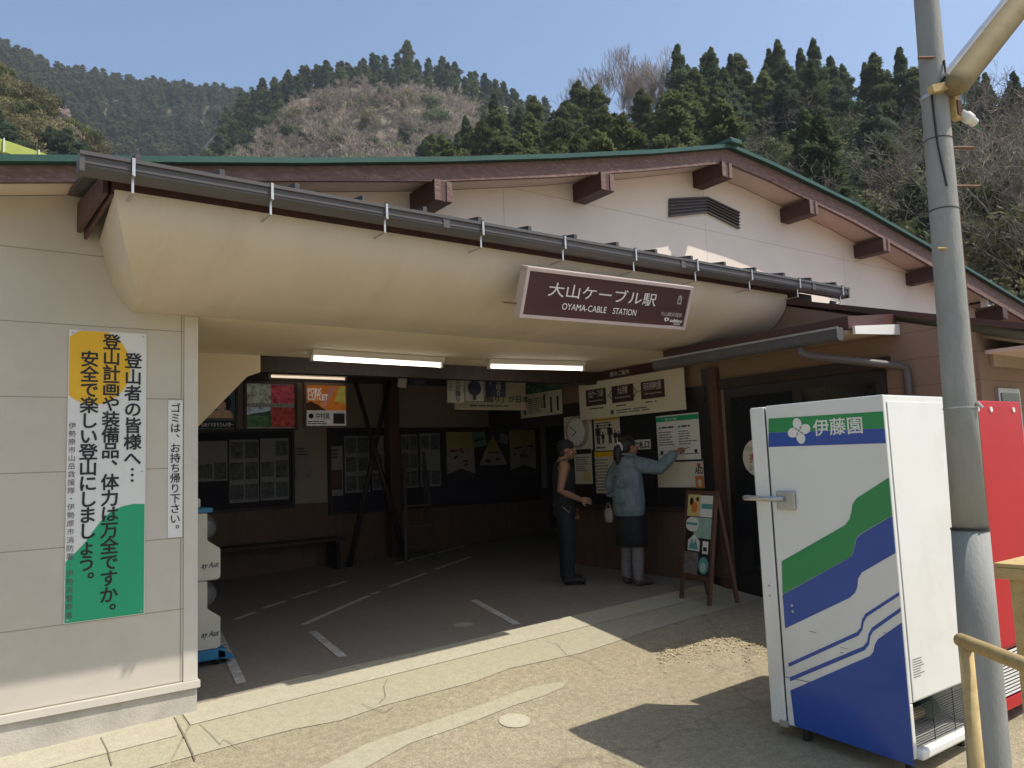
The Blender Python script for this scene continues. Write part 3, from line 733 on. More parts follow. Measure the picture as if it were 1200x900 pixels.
lines_of_print(o, w, h, w * .10, w * .27, h * .25, h * .31, 1, -.0085, 'black', 2); lines_of_print(o, w, h, w * .38, w * .53, h * .25, h * .31, 1, -.0085, 'black', 3); lines_of_print(o, w, h, w * .66, w * .81, h * .25, h * .31, 1, -.0085, 'black', 4)
fpoly('badge', mt['greyprint'], o, circ(w * .34, h * .13, .03), -.0085)
lettering(o, mt['white'], [('駅のご案内', w * .34, h + .03, .065, -.0135)], 'header_lettering')
box('hanger', mt['alu'], o, .1, w - .1, .02, .09, h + .02, h + .10)

# route map over the passage
a, b = onX(617, 440, 6.5), onX(681, 478, 6.5)
ln_ = wall('passage_lintel', mt['alu'], 6.55, 6.72, 7.935, 9.6, 2.10, 3.298)
o = thing('trail_map_board', 'dark green trail map board with a cream lower half over the passage', 'map', (6.545, 8.77, 2.24), -PI / 2)
w, h = .90, .55
box('panel', mt['paper'], o, 0, w, -.012, -.001, 0, .32)
box('map_area', M('map_green', (.03, .10, .055), .5, var=.35, scale=14), o, 0, w, -.0125, -.001, .322, h)
mb = MB(); r_ = random.Random(3)
for k in range(14):
    p = [(r_.uniform(.03, w - .03), r_.uniform(.35, h - .03))]
    for _ in range(7): p.append((clamp(p[-1][0] + r_.uniform(-.10, .10), .02, w - .02), clamp(p[-1][1] + r_.uniform(-.05, .05), .34, h - .02)))
    mb.tube([(x, -.013, z) for x, z in p], .0035, 4)
mb.build('trail', M('trail_print', (.25, .33, .25), .6), o, fix=False)
fbars('caption', mt['black'], o, [(.08, .12, .04, .27), (.52, .56, .10, .29), (.66, .70, .03, .24), (.80, .84, .05, .24)], -.013)
fbars('yellow_caption', mt['paleyel'], o, [(.28, .31, .05, .25), (.43, .46, .04, .27), (.52, .55, .12, .27)], -.013)
lines_of_print(o, w, h, .18, .60, .05, .26, 8, -.0128, 'greyprint', 5)
fpoly('red_mark', mt['crimson'], o, [(.03, .22), (.08, .22), (.08, .28), (.03, .28)], -.013)

# clock and notices
ck, w, h = on_booth('clock_backboard', 'cream board holding the round wall clock at the far end of the ticket window', 'board', 661, 489, 695, 527, 6.58)
o = thing('wall_clock', 'round wall clock with pale rim showing ten to eight behind the man', 'clock', onX(678, 506, 6.57), -PI / 2)
mb = MB(); ring = circ(0, 0, .20, n=40); inn = circ(0, 0, .172, n=40)
mb.add([(x, -.045, z) for x, z in ring] + [(x, -.045, z) for x, z in inn] + [(x, 0, z) for x, z in ring], [(i, (i + 1) % 40, 40 + (i + 1) % 40, 40 + i) for i in range(40)] + [(i, 80 + i, 80 + (i + 1) % 40, (i + 1) % 40) for i in range(40)])
mb.build('rim', M('clock_rim', (.35, .30, .24), .35), o)
fpoly('dial', mt['white'], o, circ(0, 0, .175), -.03, .01)
mb = MB()
for k in range(12):
    a_ = k * PI / 6; mb.beam((.140 * math.sin(a_), -.0415, .140 * math.cos(a_)), (.160 * math.sin(a_), -.0415, .160 * math.cos(a_)), .002, .010, up=(0, 1, 0))
for a_, l, t_ in ((math.radians(235), .095, .014), (math.radians(300), .14, .009)):
    mb.beam((0, -.043, 0), (l * math.sin(a_), -.043, l * math.cos(a_)), t_, .002, up=(0, 1, 0))
mb.build('hand', mt['black'], o)
o, w, h = on_booth('timetable_sheet', 'yellowish timetable sheet with a black header under the wall clock', 'notice', 673, 527, 695, 567)
fbars('header', mt['black'], o, [(0, w, h * .86, h)], -.0065); lines_of_print(o, w, h, w * .08, w * .95, h * .35, h * .8, 7, -.0065, 'greyprint', 6); fpoly('yellow_patch', mt['paleyel'], o, [(w * .5, h * .08), (w * .92, h * .08), (w * .92, h * .36), (w * .5, h * .36)], -.0065)
def pict_person(mb, x, z, s):
    mb.prism(circ(x, z + s * .92, s * .085, n=12), lambda a, b: (a, -.0065, b), lambda a, b: (a, -.0078, b))
    for q in ((x - s * .14, x + s * .14, z + s * .42, z + s * .80), (x - s * .20, x - s * .155, z + s * .42, z + s * .78), (x + s * .155, x + s * .20, z + s * .42, z + s * .78), (x - s * .11, x - s * .01, z, z + s * .45), (x + s * .01, x + s * .11, z, z + s * .45)):
        mb.box(q[0], q[1], -.0078, -.0065, q[2], q[3])
o, w, h = on_booth('fare_notice', 'white fare notice with yellow header and black figures of adults and children', 'notice', 696, 489, 728, 527)
fpoly('header', mt['yellow'], o, [(0, h * .87), (w, h * .87), (w, h), (0, h)], -.0065)
mb = MB()
for x, s in ((.15, .24), (.34, .15), (.62, .24), (.82, .16), (.95, .14)): pict_person(mb, w * x, h * .2, s)
mb.build('pictogram_print', mt['black'], o); lines_of_print(o, w, h, w * .06, w * .9, h * .62, h * .84, 3, -.0065, 'black', 7); lines_of_print(o, w, h, w * .06, w * .6, h * .04, h * .14, 1, -.0065, 'black', 8)
o, w, h = on_booth('rules_notice', 'tall pale notice with yellow header and ruled rows below the figures', 'notice', 697, 530, 721, 578)
fpoly('header', mt['yellow'], o, [(0, h * .88), (w, h * .88), (w, h), (0, h)], -.0065)
lines_of_print(o, w, h, w * .06, w * .95, h * .04, h * .84, 11, -.0065, 'greyprint', 9, .35)
fbars('bullet', mt['crimson'], o, [(w * .02, w * .05, h * z, h * z + .03) for z in (.1, .27, .45, .62, .78)], -.007)
o, w, h = on_booth('wicket_sign', 'small white ticket gate sign on the dark window glass', 'sign', 741, 516, 763, 526, 6.565, 'white', .004)
lettering(o, mt['black'], [('改札口', w * .08, h * .18, h * .8, -.0055, dict(bold=.03, width=w * .84))])
o, w, h = on_booth('train_notice', 'large pale timetable board with a green header that the woman points at', 'notice', 769, 488, 822, 538, 6.575, 'white')
fpoly('header', mt['green'], o, [(0, h * .86), (w, h * .86), (w, h * .97), (0, h * .97)], -.0065)
lettering(o, mt['white'], [('運行のご案内', w * .22, h * .885, h * .06, -.009)], 'header_lettering')
for k, x in enumerate((.05, .52)):
    fpoly('green_mark', mt['green'], o, [(w * x, h * .70), (w * x + .035, h * .70), (w * x + .035, h * .75), (w * x, h * .75)], -.0065)
    lines_of_print(o, w, h, w * (x + .08), w * (x + .40), h * .69, h * .77, 1, -.0065, 'black', 20 + k)
    lines_of_print(o, w, h, w * x, w * (x + .42), h * .32, h * .65, 6, -.0065, 'greyprint', 30 + k, .4)
mb = MB()
for x in (.10, .36, .55, .90): mb.prism(circ(w * x, h * .18, .022, n=14), lambda a, b: (a, -.0065, b), lambda a, b: (a, -.0078, b))
mb.box(w * .04, w * .98, -.0075, -.0065, h * .12, h * .135); mb.build('route_symbol', mt['black'], o)
o, w, h = on_booth('service_panel', 'plain cream panel under the timetable board with a dark top edge', 'panel', 770, 540, 826, 571, 6.58, 'paper')
fbars('top_edge', mt['black'], o, [(0, w, h * .93, h)], -.0065)
o, w, h = on_booth('defibrillator_sign', 'white and orange defibrillator sign with a heart and the letters AED', 'sign', 814, 541, 826, 572, 6.57, 'paper', .004)
lettering(o, mt['black'], [('AED', w * .04, h * .55, .1, -.0055, dict(bold=.03, width=w * .95))])
fpoly('orange_field', mt['orange'], o, [(0, 0), (w, 0), (w, h * .46), (0, h * .46)], -.0045)
fpoly('heart', mt['crimson'], o, [(w * .5, h * .74), (w * .7, h * .86), (w * .7, h * .92), (w * .6, h * .95), (w * .5, h * .9), (w * .4, h * .95), (w * .3, h * .92), (w * .3, h * .86)], -.0045)
fpoly('device', mt['paper'], o, circ(w * .5, h * .2, w * .22, h * .13), -.0062)
c = onX(888, 536, 6.56)
o = thing('shop_sign', 'pale oval station shop sign with red letters on the sliding door glass', 'sign', c, -PI / 2)
fpoly('plate', mt['paper'], o, circ(0, 0, .175, .185), -.001, .005)
mb = MB(); text_into(mb, '大山ケーブル駅', 0, .075, .05, -.0075, anchor='c', width=.27); text_into(mb, 'ようこそ', 0, -.125, .06, -.0075, anchor='c', width=.21); mb.build('lettering', mt['black'], o, fix=False)
lettering(o, mt['crimson'], [('売 店', 0, -.045, .1, -.0075, dict(anchor='c', width=.19, bold=.02))], 'red_lettering')

# ------------------------------------------------------------------ back wall: lit posters, boards and sheets (plane Y)
def on_back(name, label, cat, px0, py0, px1, py1, Y=10.99, mat_=None, t=.008, group=None):
    a, b = onY(px0, py0, Y), onY(px1, py1, Y)
    o = thing(name, label, cat, (a.x, Y, b.z), 0, group); w, h = b.x - a.x, a.z - b.z
    if mat_: box('sheet', mt[mat_] if isinstance(mat_, str) else mat_, o, 0, w, -t, -.001, 0, h)
    return o, w, h
def frame(o, w, h, m, t=.035, d=.05, y1=0.):
    mb = MB(); mb.box(-t, w + t, y1 - d, y1, -t, 0); mb.box(-t, w + t, y1 - d, y1, h, h + t); mb.box(-t, 0, y1 - d, y1, 0, h); mb.box(w, w + t, y1 - d, y1, 0, h)
    return mb.build('frame', m, o)
dk = mt['darkwood']
o, w, h = on_back('lit_poster', 'lit poster of a fried pork dish with the words PORK CUTLET', 'poster', 357.5, 451, 405, 499, group='lit posters on the back wall')
frame(o, w, h, M('poster_frame', (.30, .24, .21), .4)); box('panel', lit('pork_white', (.62, .58, .52), .10), o, 0, w, -.012, -.001, 0, h)
fpoly('picture', lit('pork_orange', (.62, .19, .03), .14), o, [(0, h * .38), (w, h * .38), (w, h), (0, h)], -.0125)
fpoly('meat', lit('pork_pink', (.62, .25, .17), .12), o, [(w * .35, h * .42), (w * .55, h * .55), (w * .8, h * .98), (w * .62, h * .98), (w * .45, h * .75)], -.0142)
fpoly('garnish', lit('cabbage_yellow', (.50, .46, .10), .12), o, [(w * .72, h * .60), (w * .99, h * .55), (w * .99, h * .98), (w * .85, h * .98)], -.0142)
fpoly('plate_shadow', lit('sauce_brown', (.10, .05, .02), .05), o, [(0, h * .38), (w * .5, h * .38), (w * .3, h * .52), (w * .12, h * .60), (0, h * .55)], -.0142)
lettering(o, lit('poster_white', (.8, .78, .72), .14), [('PORK', w * .05, h * .78, .12, -.017, dict(bold=.03, width=w * .34)), ('CUTLET', w * .05, h * .63, .12, -.017, dict(bold=.03, width=w * .5))])
lettering(o, mt['black'], [('中村屋', w * .24, h * .18, .1, -.0145, dict(bold=.01, width=w * .34))], 'shop_lettering')
fpoly('crest', mt['black'], o, circ(w * .13, h * .24, w * .06), -.0125); fpoly('photo', mt['greyprint'], o, [(w * .68, h * .05), (w * .97, h * .05), (w * .97, h * .31), (w * .68, h * .31)], -.0125)
lines_of_print(o, w, h, w * .05, w * .62, h * .03, h * .13, 2, -.0125, 'black', 11)
o, w, h = on_back('lit_poster', 'lit poster of four seasonal flower and landscape photographs', 'poster', 288, 449, 345, 502, group='lit posters on the back wall')
frame(o, w, h, M('poster_frame2', (.13, .10, .09), .4)); box('panel', lit('poster_grey', (.30, .30, .28), .04), o, 0, w, -.012, -.001, 0, h)
for nm, col, x0_, x1_, z0_, z1_ in (('blossom_photo', (.34, .36, .28), .0, .5, .56, .98), ('azalea_photo', (.42, .07, .09), .5, 1, .56, .98), ('meadow_photo', (.05, .12, .045), 0, .5, .03, .30), ('meadow_sky', (.38, .44, .50), 0, .5, .30, .47), ('autumn_photo', (.30, .045, .04), .5, 1, .03, .47)):
    fpoly(nm, M(nm, col, .4, var=.75, scale=16, emit=.09), o, [(w * x0_, h * z0_), (w * x1_, h * z0_), (w * x1_, h * z1_), (w * x0_, h * z1_)], -.0125)
fpoly('hill', M('poster_hill', (.03, .07, .05), .4, var=.3, emit=.08), o, [(0, h * .29), (w * .5, h * .29), (w * .5, h * .40), (w * .33, h * .36), (w * .12, h * .33)], -.0142)
lettering(o, mt['white'], [('四季それぞれのおうさんへ', w * .06, h * .49, .06, -.0145, dict(width=w * .86, bold=.01))])
o, w, h = on_back('lit_poster', 'dim poster of a dark haired bather resting on folded arms', 'poster', 222, 452, 275, 503, group='lit posters on the back wall')
frame(o, w, h, M('poster_frame3', (.10, .085, .08), .4)); box('panel', lit('poster_teal', (.05, .09, .10), .05), o, 0, w, -.012, -.001, 0, h)
sk = lit('poster_skin', (.45, .26, .17), .06)
fpoly('arm', sk, o, [(w * .28, h * .26), (w * .97, h * .26), (w * .90, h * .42), (w * .72, h * .47), (w * .50, h * .42), (w * .33, h * .40)], -.0125)
fpoly('face', sk, o, circ(w * .68, h * .58, w * .13, h * .13), -.0127); fpoly('hair', mt['hair'], o, [(w * .60, h * .72), (w * .70, h * .80), (w * .86, h * .78), (w * .93, h * .62), (w * .88, h * .44), (w * .80, h * .48), (w * .79, h * .62), (w * .70, h * .68)], -.0146)
fpoly('caption_band', mt['black'], o, [(0, h * .03), (w, h * .03), (w, h * .2), (0, h * .2)], -.0125)
lettering(o, lit('poster_white2', (.6, .6, .58), .06), [('心ほぐすおうさんの宿〜', w * .25, h * .07, .06, -.0145, dict(width=w * .72, bold=.01))])
def notice_board(label, a, b):
    o, w, h = on_back('notice_board', label, 'notice board', *a, *b, group=None)
    box('backing', M('board_felt', (.028, .026, .035), .9, var=.2), o, 0, w, -.03, -.001, 0, h); frame(o, w, h, dk, .04, .06); return o
notice_board('dark notice board under the lit posters, left of the no smoking sheet', (215, 507), (341, 592))
notice_board('long dark notice board behind the wooden post with yellow posters at its right end', (386, 505), (631, 583))
zz2 = lambda X, Y: (220 + X / 3.75, 400 + Y / 3.75); zz3 = lambda X, Y: (360 + X / 4, 420 + Y / 4)
pm = M('sheet_print', (.085, .095, .09), .6, var=.75, scale=14)
shm = M('photo_sheet_paper', (.25, .245, .235), .6, var=.05)
def photo_sheet(label, a, b, cols, rows, seed):
    o, w, h = on_back('photo_sheet', label, 'notice', *a, *b, Y=10.958, mat_=shm, group='photo sheets pinned on the notice boards')
    r_ = random.Random(seed); mb = MB()
    for i in range(cols):
        for j in range(rows):
            if r_.random() < .08: continue
            cx, cz = (i + .5) / cols * w, (j + .5) / rows * h; a_, b2 = w / cols * r_.uniform(.40, .46), h / rows * r_.uniform(.34, .44)
            mb.box(cx - a_, cx + a_, -.0095, -.008, cz - b2, cz + b2)
    mb.build('photo_print', pm, o, fix=False)
photo_sheet('pale photo sheet furthest left on the left notice board, half hidden by the wall', zz2(-20, 440), zz2(174, 612), 3, 2, 1)
photo_sheet('pale photo sheet in the middle of the left notice board', zz2(182, 433), zz2(312, 704), 2, 3, 2)
photo_sheet('pale photo sheet at the right end of the left notice board', zz2(318, 427), zz2(444, 693), 2, 3, 3)
photo_sheet('pale photo sheet left of the crossed poles on the long notice board', zz3(173, 364), zz3(294, 626), 2, 3, 4)
photo_sheet('pale photo sheet behind the crossed poles on the long notice board', zz3(300, 362), zz3(408, 612), 2, 3, 5)
photo_sheet('pale photo sheet just right of the wooden post', zz3(438, 357), zz3(520, 604), 2, 3, 6)
photo_sheet('pale photo sheet beside the first yellow poster', zz3(526, 352), zz3(626, 598), 2, 3, 7)
o, w, h = on_back('event_flyer', 'narrow flyer with a brown photo at the left end of the long notice board', 'flyer', *zz3(104, 412), *zz3(168, 642), Y=10.958, mat_=shm)
fpoly('photo', M('flyer_photo', (.10, .04, .03), .5, var=.4, scale=12), o, [(w * .06, h * .12), (w * .94, h * .12), (w * .94, h * .52), (w * .06, h * .52)], -.0085); lines_of_print(o, w, h, w * .1, w * .9, h * .74, h * .95, 3, -.0085, 'black', 13)
o, w, h = on_back('wall_notice', 'white notice with two rows of black print between the two notice boards', 'notice', *zz2(472, 460), *zz2(538, 508), mat_=shm); lines_of_print(o, w, h, w * .08, w * .92, h * .1, h * .9, 3, -.0085, 'black', 14)
o, w, h = on_back('no_smoking_notice', 'white no smoking notice with a barred circle between the two notice boards', 'notice', *zz2(472, 512), *zz2(538, 608), mat_=shm)
mb = MB()
for k in range(20): a_, b2 = k * PI / 10, (k + 1) * PI / 10; mb.beam((w / 2 + .11 * math.cos(a_), -.009, h * .35 + .11 * math.sin(a_)), (w / 2 + .11 * math.cos(b2), -.009, h * .35 + .11 * math.sin(b2)), .002, .018, up=(0, 1, 0))
mb.beam((w / 2 - .08, -.0092, h * .35 + .08), (w / 2 + .08, -.0092, h * .35 - .08), .002, .018, up=(0, 1, 0)); mb.build('barred_circle', mt['crimson'], o, fix=False)
yp = M('dull_yellow_poster', (.40, .29, .10), .6, var=.15, scale=5); pk = M('poster_pale_pink', (.33, .28, .25), .6)
def swallow(label, a, b, seed):
    o, w, h = on_back('trail_poster', label, 'poster', *a, *b, Y=10.956, group='yellow trail posters')
    fpoly('sheet', pk, o, [(0, h * .08), (w / 2, h * .20), (w, h * .08), (w, h * .62), (0, h * .62)], -.001, .006); fpoly('yellow_field', yp, o, [(0, h * .622), (w, h * .622), (w, h), (0, h)], -.001, .006)
    fpoly('mountain', M('poster_mountain', (.035, .033, .03), .6), o, [(0, h * -.05), (w, h * -.05), (w, h * .05), (w * .8, h * .13), (w * .5, h * .20), (w * .2, h * .13), (0, h * .05)], -.0075)
    mb = MB(); r_ = random.Random(seed)
    for _ in range(9): x, z = r_.uniform(.1, .75) * w, r_.uniform(.25, .62) * h; mb.box(x, x + w * r_.uniform(.08, .2), -.0088, -.0075, z, z + h * .045)
    mb.build('print', mt['signbrown'], o, fix=False)
swallow('yellow poster with a dark mountain foot, nearest the photo sheets', zz3(650, 346), zz3(786, 556), 1)
swallow('yellow poster with a dark mountain foot at the right end of the board', zz3(946, 336), zz3(1074, 536), 2)
o, w, h = on_back('trail_poster', 'yellow triangular poster between the two swallow tailed yellow posters', 'poster', *zz3(804, 360), *zz3(936, 498), Y=10.956, group='yellow trail posters')
fpoly('sheet', pk, o, [(0, h * .03), (w * .05, 0), (w * .95, 0), (w, h * .03), (w * .80, h * .45), (w * .20, h * .45)], -.001, .006); fpoly('yellow_field', yp, o, [(w * .20, h * .453), (w * .80, h * .453), (w * .5, h)], -.001, .006)
fbars('print', mt['signbrown'], o, [(w * .3, w * .7, h * .40, h * .44), (w * .2, w * .4, h * .1, h * .2), (w * .6, w * .75, h * .15, h * .22)], -.0085)
o, w, h = on_back('small_tag', 'small green tag pinned beside the triangular poster', 'tag', *zz3(778, 352), *zz3(842, 418), Y=10.95); o.rotation_euler[1] = -.15
box('sheet', M('tag_green', (.12, .24, .17), .6), o, 0, w, -.004, 0, 0, h); lines_of_print(o, w, h, w * .1, w * .9, h * .3, h * .7, 1, -.0045, 'black', 15)
o, w, h = on_back('small_tag', 'small white tag pinned right of the triangular poster', 'tag', *zz3(896, 346), *zz3(938, 390), Y=10.95); o.rotation_euler[1] = .3
box('sheet', shm, o, 0, w, -.004, 0, 0, h)

# hanging flags and the long cream board behind the ceiling beam
o, w, h = on_back('heritage_board', 'long cream board about a heritage pilgrimage hanging behind the flags', 'board', 531, 444, 616, 481, Y=8.1)
box('panel', M('dull_cream_board', (.42, .36, .24), .6), o, 0, w, -.012, 0, 0, h); lettering(o, mt['black'], [('「大山詣り」が日本', w * .12, h * .28, .1, -.0135, dict(width=w * .86, bold=.02))]); lines_of_print(o, w, h, w * .2, w * .95, h * .08, h * .2, 1, -.013, 'greyprint', 16)
box('hanger', mt['alu'], o, 0, .02, -.005, .005, h, h + .5); box('hanger', mt['alu'], o, w - .02, w, -.005, .005, h, h + .5)
fg = 'pilgrimage flags hanging behind the ceiling beam'
def flag(label, a, b, cloth, s, ink, tilt=0., extra=None):
    o, w, h = on_back('hanging_flag', label, 'flag', *a, *b, Y=7.62, group=fg); o.rotation_euler[1] = tilt
    mb = MB(); n = 8
    for i in range(n): mb.add([(w * (i + q) / n, .012 * math.sin(5 * (i + q) / n) - d_, z) for d_ in (0, .003) for q in (0, 1) for z in (0, h)], [(0, 1, 3, 2), (4, 6, 7, 5), (0, 2, 6, 4), (1, 5, 7, 3)])
    mb.build('cloth', cloth, o); mb = MB()
    if s: vtext_into(mb, s, w * .62, h * .95, h * .92 / len(s), h * .92 / len(s), -.017, .02); vtext_into(mb, '日本遺産', w * .2, h * .9, h * .12, h * .11, -.017)
    if extra == 'disc': mb.prism(circ(w * .5, h * .48, w * .36), lambda a, b: (a, -.016, b), lambda a, b: (a, -.018, b)); mb.box(w * .42, w * .58, -.018, -.016, h * .75, h * .97); mb.box(w * .42, w * .58, -.018, -.016, h * .03, h * .2)
    if extra == 'figure': mb.prism(circ(w * .5, h * .7, w * .2), lambda a, b: (a, -.016, b), lambda a, b: (a, -.018, b)); mb.prism([(w * .2, h * .45), (w * .8, h * .45), (w * .6, h * .62), (w * .4, h * .62)], lambda a, b: (a, -.016, b), lambda a, b: (a, -.018, b))
    if mb.v: mb.build('print', ink, o, fix=False)
    mb = MB(); mb.tube([(0, 0, h), (0, 0, h + .28)], .003, 5); mb.tube([(w, 0, h), (w, 0, h + .28)], .003, 5); mb.build('cord', mt['alu'], o)
fc = M('pale_flag_cloth', (.36, .33, .29), .8, var=.08)
flag('white flag with black pilgrimage writing, next to the disc flag', (523, 441), (543, 472), fc, '大山詣り', mt['navy'], .03)
flag('white flag bearing a black disc, next to the navy flag', (544, 438), (566, 470), fc, '', mt['navy'], .02, 'disc')
flag('navy flag with white pilgrimage writing', (568, 433), (592, 465), mt['navy'], '大山詣り', fc, .02)
flag('white flag with a red figure, next to the green map', (595, 433), (616, 453), fc, '', mt['crimson'], -.12, 'figure')
flag('small pale pennant beside the top of the wooden post', (465, 438), (475, 453), fc, '', mt['navy'], .2)
flag('small dark pennant right of the pale pennant', (481, 438), (498, 452), mt['navy'], '', fc, -.1)

# timber poles, ladder, bench at the back
def pole(label, a, b, Y): 
    p, q = onY(*a, Y), onY(*b, Y)
    q = p + (q - p) * ((gz(q.x, Y) - p.z) / (q.z - p.z))
    o = MB().tube([(p - q), (0, 0, 0)], [.035, .045], 8).build('leaning_pole', mt['darkwood'], smooth=True); o.location = q
    tag(o, label, 'pole', 'crossed timber poles')
pole('dark timber pole leaning to the right across its twin before the long board', (416, 447), (452, 572), 10.3)
pole('dark timber pole leaning to the left across its twin before the long board', (456, 447), (423, 600), 10.42)
p = onG(476, 640)
o = thing('step_ladder', 'metal step ladder standing against the foot of the wooden post', 'ladder', (5.62, 10.2, gz(5.62, 10.2)), -.3)
for s in (-1, 1):
    MB().beam((s * .22, -.3, 0), (s * .14, 0, 1.55), .04, .02).build('rail', mt['oldalu'], o); MB().beam((s * .22, .32, 0), (s * .14, .03, 1.53), .03, .02).build('rail', mt['oldalu'], o)
for k in range(5):
    t = (k + .7) / 5.4; MB().box(-.21 + .075 * t, .21 - .075 * t, -.30 * (1 - t) - .03, -.30 * (1 - t) + .03, 1.55 * t - .012, 1.55 * t + .012).build('tread', mt['oldalu'], o)
o = thing('waiting_bench', 'long dark bench against the back wall under the notice boards', 'bench', (3.4, 10.55, gz(3.4, 10.55)), .03)
box('seat', mt['darkwood'], o, -1.2, 1.2, -.2, .2, .42, .46)
for x in (-1.1, 1.1):
    box('leg', mt['alu'], o, x - .03, x + .03, -.17, .17, -.05, .419)

# capsule toy machine behind the front wall
o = thing('capsule_toy_machine', 'cream two tier capsule toy machine on a blue castor base behind the wall corner', 'toy machine', (1.70, 6.75, gz(1.7, 6.75)), 0)
box('base', mt['gachablue'], o, -.42, .16, -.26, .26, .05, .13, .01)
for x, y in ((.10, -.2), (.10, .2), (-.36, -.2), (-.36, .2)): MB().tube([(x - .015, y, .035), (x + .015, y, .035)], .035, 12).build('castor', mt['black'], o)
MB().prism([(.10, .125), (.22, .06), (.22, .035), (.10, .06)], lambda u, v: (u, -.26, v), lambda u, v: (u, .26, v)).build('kick_plate', mt['gachablue'], o)
for k, z in enumerate((.132, .66)):
    b_ = MB().prism([(-.40, z), (.10, z), (.12, z + .02), (.12, z + .24), (.02, z + .31), (.02, z + .525), (-.40, z + .525)], lambda u, v: (u, -.25, v), lambda u, v: (u, .25, v)).build('cabinet', mt['gachabody'], o, bevel=.012)
    MB().ball((.0, 0, z + .40), (.15, .22, .125), 20, 12).build('dome', mt['dome'], o, smooth=True)
    lg = thing_ = MB(); tm = MB(); text_into(tm, 'ay Aut', 0, 0, .06, 0, bold=.03, slant=.25, width=.13)
    lg.add([(v[0] * .0 + .02 - v[1] * .0 + .0 + (.0), -.2515 + v[1] * .5, v[2] + z + .16) if False else (-.03 + v[0], -.2525 + v[1], v[2] + z + .10) for v in tm.v], tm.f); lg.build('logo', mt['greyprint'], b_, fix=False)
    MB().tube([(.12, 0, z + .14), (.15, 0, z + .14)], .04, 16).build('knob', mt['silver'], b_, smooth=False)
box('top', mt['gachablue'], o, -.40, .06, -.25, .25, 1.187, 1.225, .008); box('card_holder', mt['gachabody'], o, -.34, -.02, -.2, .2, 1.226, 1.30, .01)

# sandwich board
p0, p1 = Vector((6.05, 5.40)), Vector((5.90, 4.88)); d = (p1 - p0)
c = (p0 + p1) / 2
sb = thing('sandwich_board', 'brown wooden sandwich board covered with flyers beside the ticket window', 'sandwich board', (c.x, c.y, gz(c.x, c.y)), math.atan2(d.y, d.x))
wb, hb = .50, 1.07
def leaf(s):
    T = Matrix.Rotation(s * math.radians(8.5), 4, 'X')
    def tr(mb): mb.v = [tuple(T @ (Vector(v) - Vector((0, 0, hb))) + Vector((0, 0, hb))) for v in mb.v]; return mb
    return tr
for s, nm in ((1, 'front_panel'), (-1, 'rear_panel')):
    tr = leaf(-s)
    tr(MB().box(-wb / 2 + .03, wb / 2 - .03, -.008, .008, .26, hb - .03)).build(nm, mt['black'] if s == 1 else mt['wainscot'], sb)
    for x in (-1, 1): tr(MB().box(x * (wb / 2 - .015) - .018, x * (wb / 2 - .015) + .018, -.016, .016, 0.02, hb)).build('leg', mt['redwood'], sb)
    for z in (.24, hb - .04): tr(MB().box(-wb / 2 + .033, wb / 2 - .033, -.013, .013, z, z + .035)).build('crossbar', mt['redwood'], sb)
tr = leaf(-1)
def flyer(poly, m, y=-.0085, nm='flyer'):
    return tr(MB().prism([(-wb / 2 + .02 + u * (wb - .04), .26 + v * (hb - .29)) for u, v in poly], lambda a, b: (a, y, b), lambda a, b: (a, y - .002, b))).build(nm, m, sb)
rc = lambda a, b, c_, d_: [(a, c_), (b, c_), (b, d_), (a, d_)]
flyer(rc(.02, .50, .72, 1.02), mt['paleyel']); flyer(rc(.51, .98, .72, .98), mt['white'])
flyer(rc(.56, .95, .82, .88), mt['teal'], -.011); flyer(circ(.18, .90, .07, .05, 10), mt['black'], -.011); flyer(circ(.30, .83, .12, .07, 12), mt['orange'], -.011); flyer(circ(.40, .93, .05, .03, 10), mt['black'], -.011)
flyer(circ(.26, .62, .25, .09, 20), mt['white'], -.0112); flyer(rc(.33, .97, .46, .71), M('pale_teal_flyer', (.30, .44, .40), .6, var=.2, scale=20)); flyer(rc(.05, .46, .61, .64), mt['teal'], -.0135)
flyer([(.14, .30), (.58, .30), (.58, .42), (.36, .50), (.14, .42)], mt['white'], -.0112); flyer([(.18, .32), (.54, .32), (.43, .44), (.36, .38), (.29, .45)], mt['teal'], -.0135)
flyer(rc(.68, .88, .28, .43), mt['white']); flyer(rc(.72, .84, .31, .36), mt['black'], -.011)
flyer(rc(.02, .54, .02, .28), M('grey_photo_flyer', (.16, .14, .13), .6, var=.6, scale=25)); flyer(circ(.76, .14, .18, .10, 20), mt['teal'], -.0112); flyer(circ(.76, .12, .10, .055, 16), M('pale_disc', (.4, .5, .46), .6), -.0135)

# ------------------------------------------------------------------ vending machines
vm = thing('vending_machine', 'white vending machine with green and blue stripes and a white back', 'vending machine', (4.05, 2.21, 0), 0)
VW, VD, VH = .67, .74, 1.895
box('body', mt['vwhite'], vm, 0, VW, .0, VD, .30, VH, .006)
box('side_panel', mt['vwhite'], vm, .0, .03, .0, VD, .03, .298, .003); box('side_panel', mt['vwhite'], vm, VW - .03, VW, .0, VD, .03, .298, .003)
dr = box('door', mt['vwhite'], vm, -.004, VW + .004, VD + .008, VD + .115, .02, VH - .004, .012)
hp_ = box('back_panel', mt['vwhite'], vm, .03, VW - .03, -.006, -.001, .31, VH - .035, .003)
box('tray', mt['vwhite'], vm, .03, VW - .03, -.03, .35, .02, .07, .012); box('machinery_bay', mt['machdark'], vm, .03, VW - .03, .36, .38, .07, .30)
mb = MB()
for k in range(16): mb.box(.035, VW - .035, .0, .003, .085 + .0125 * k, .0875 + .0125 * k)
for x in (.22, .44): mb.box(x, x + .004, -.003, .0, .075, .30)
mb.build('grille', mt['alu'], vm, fix=False)
o = MB().tube([(.12, .16, .15), (.40, .16, .15)], .028, 12); o.build('pipe', M('brass_pipe', (.45, .36, .2), .35, metal=.7), vm, smooth=True)
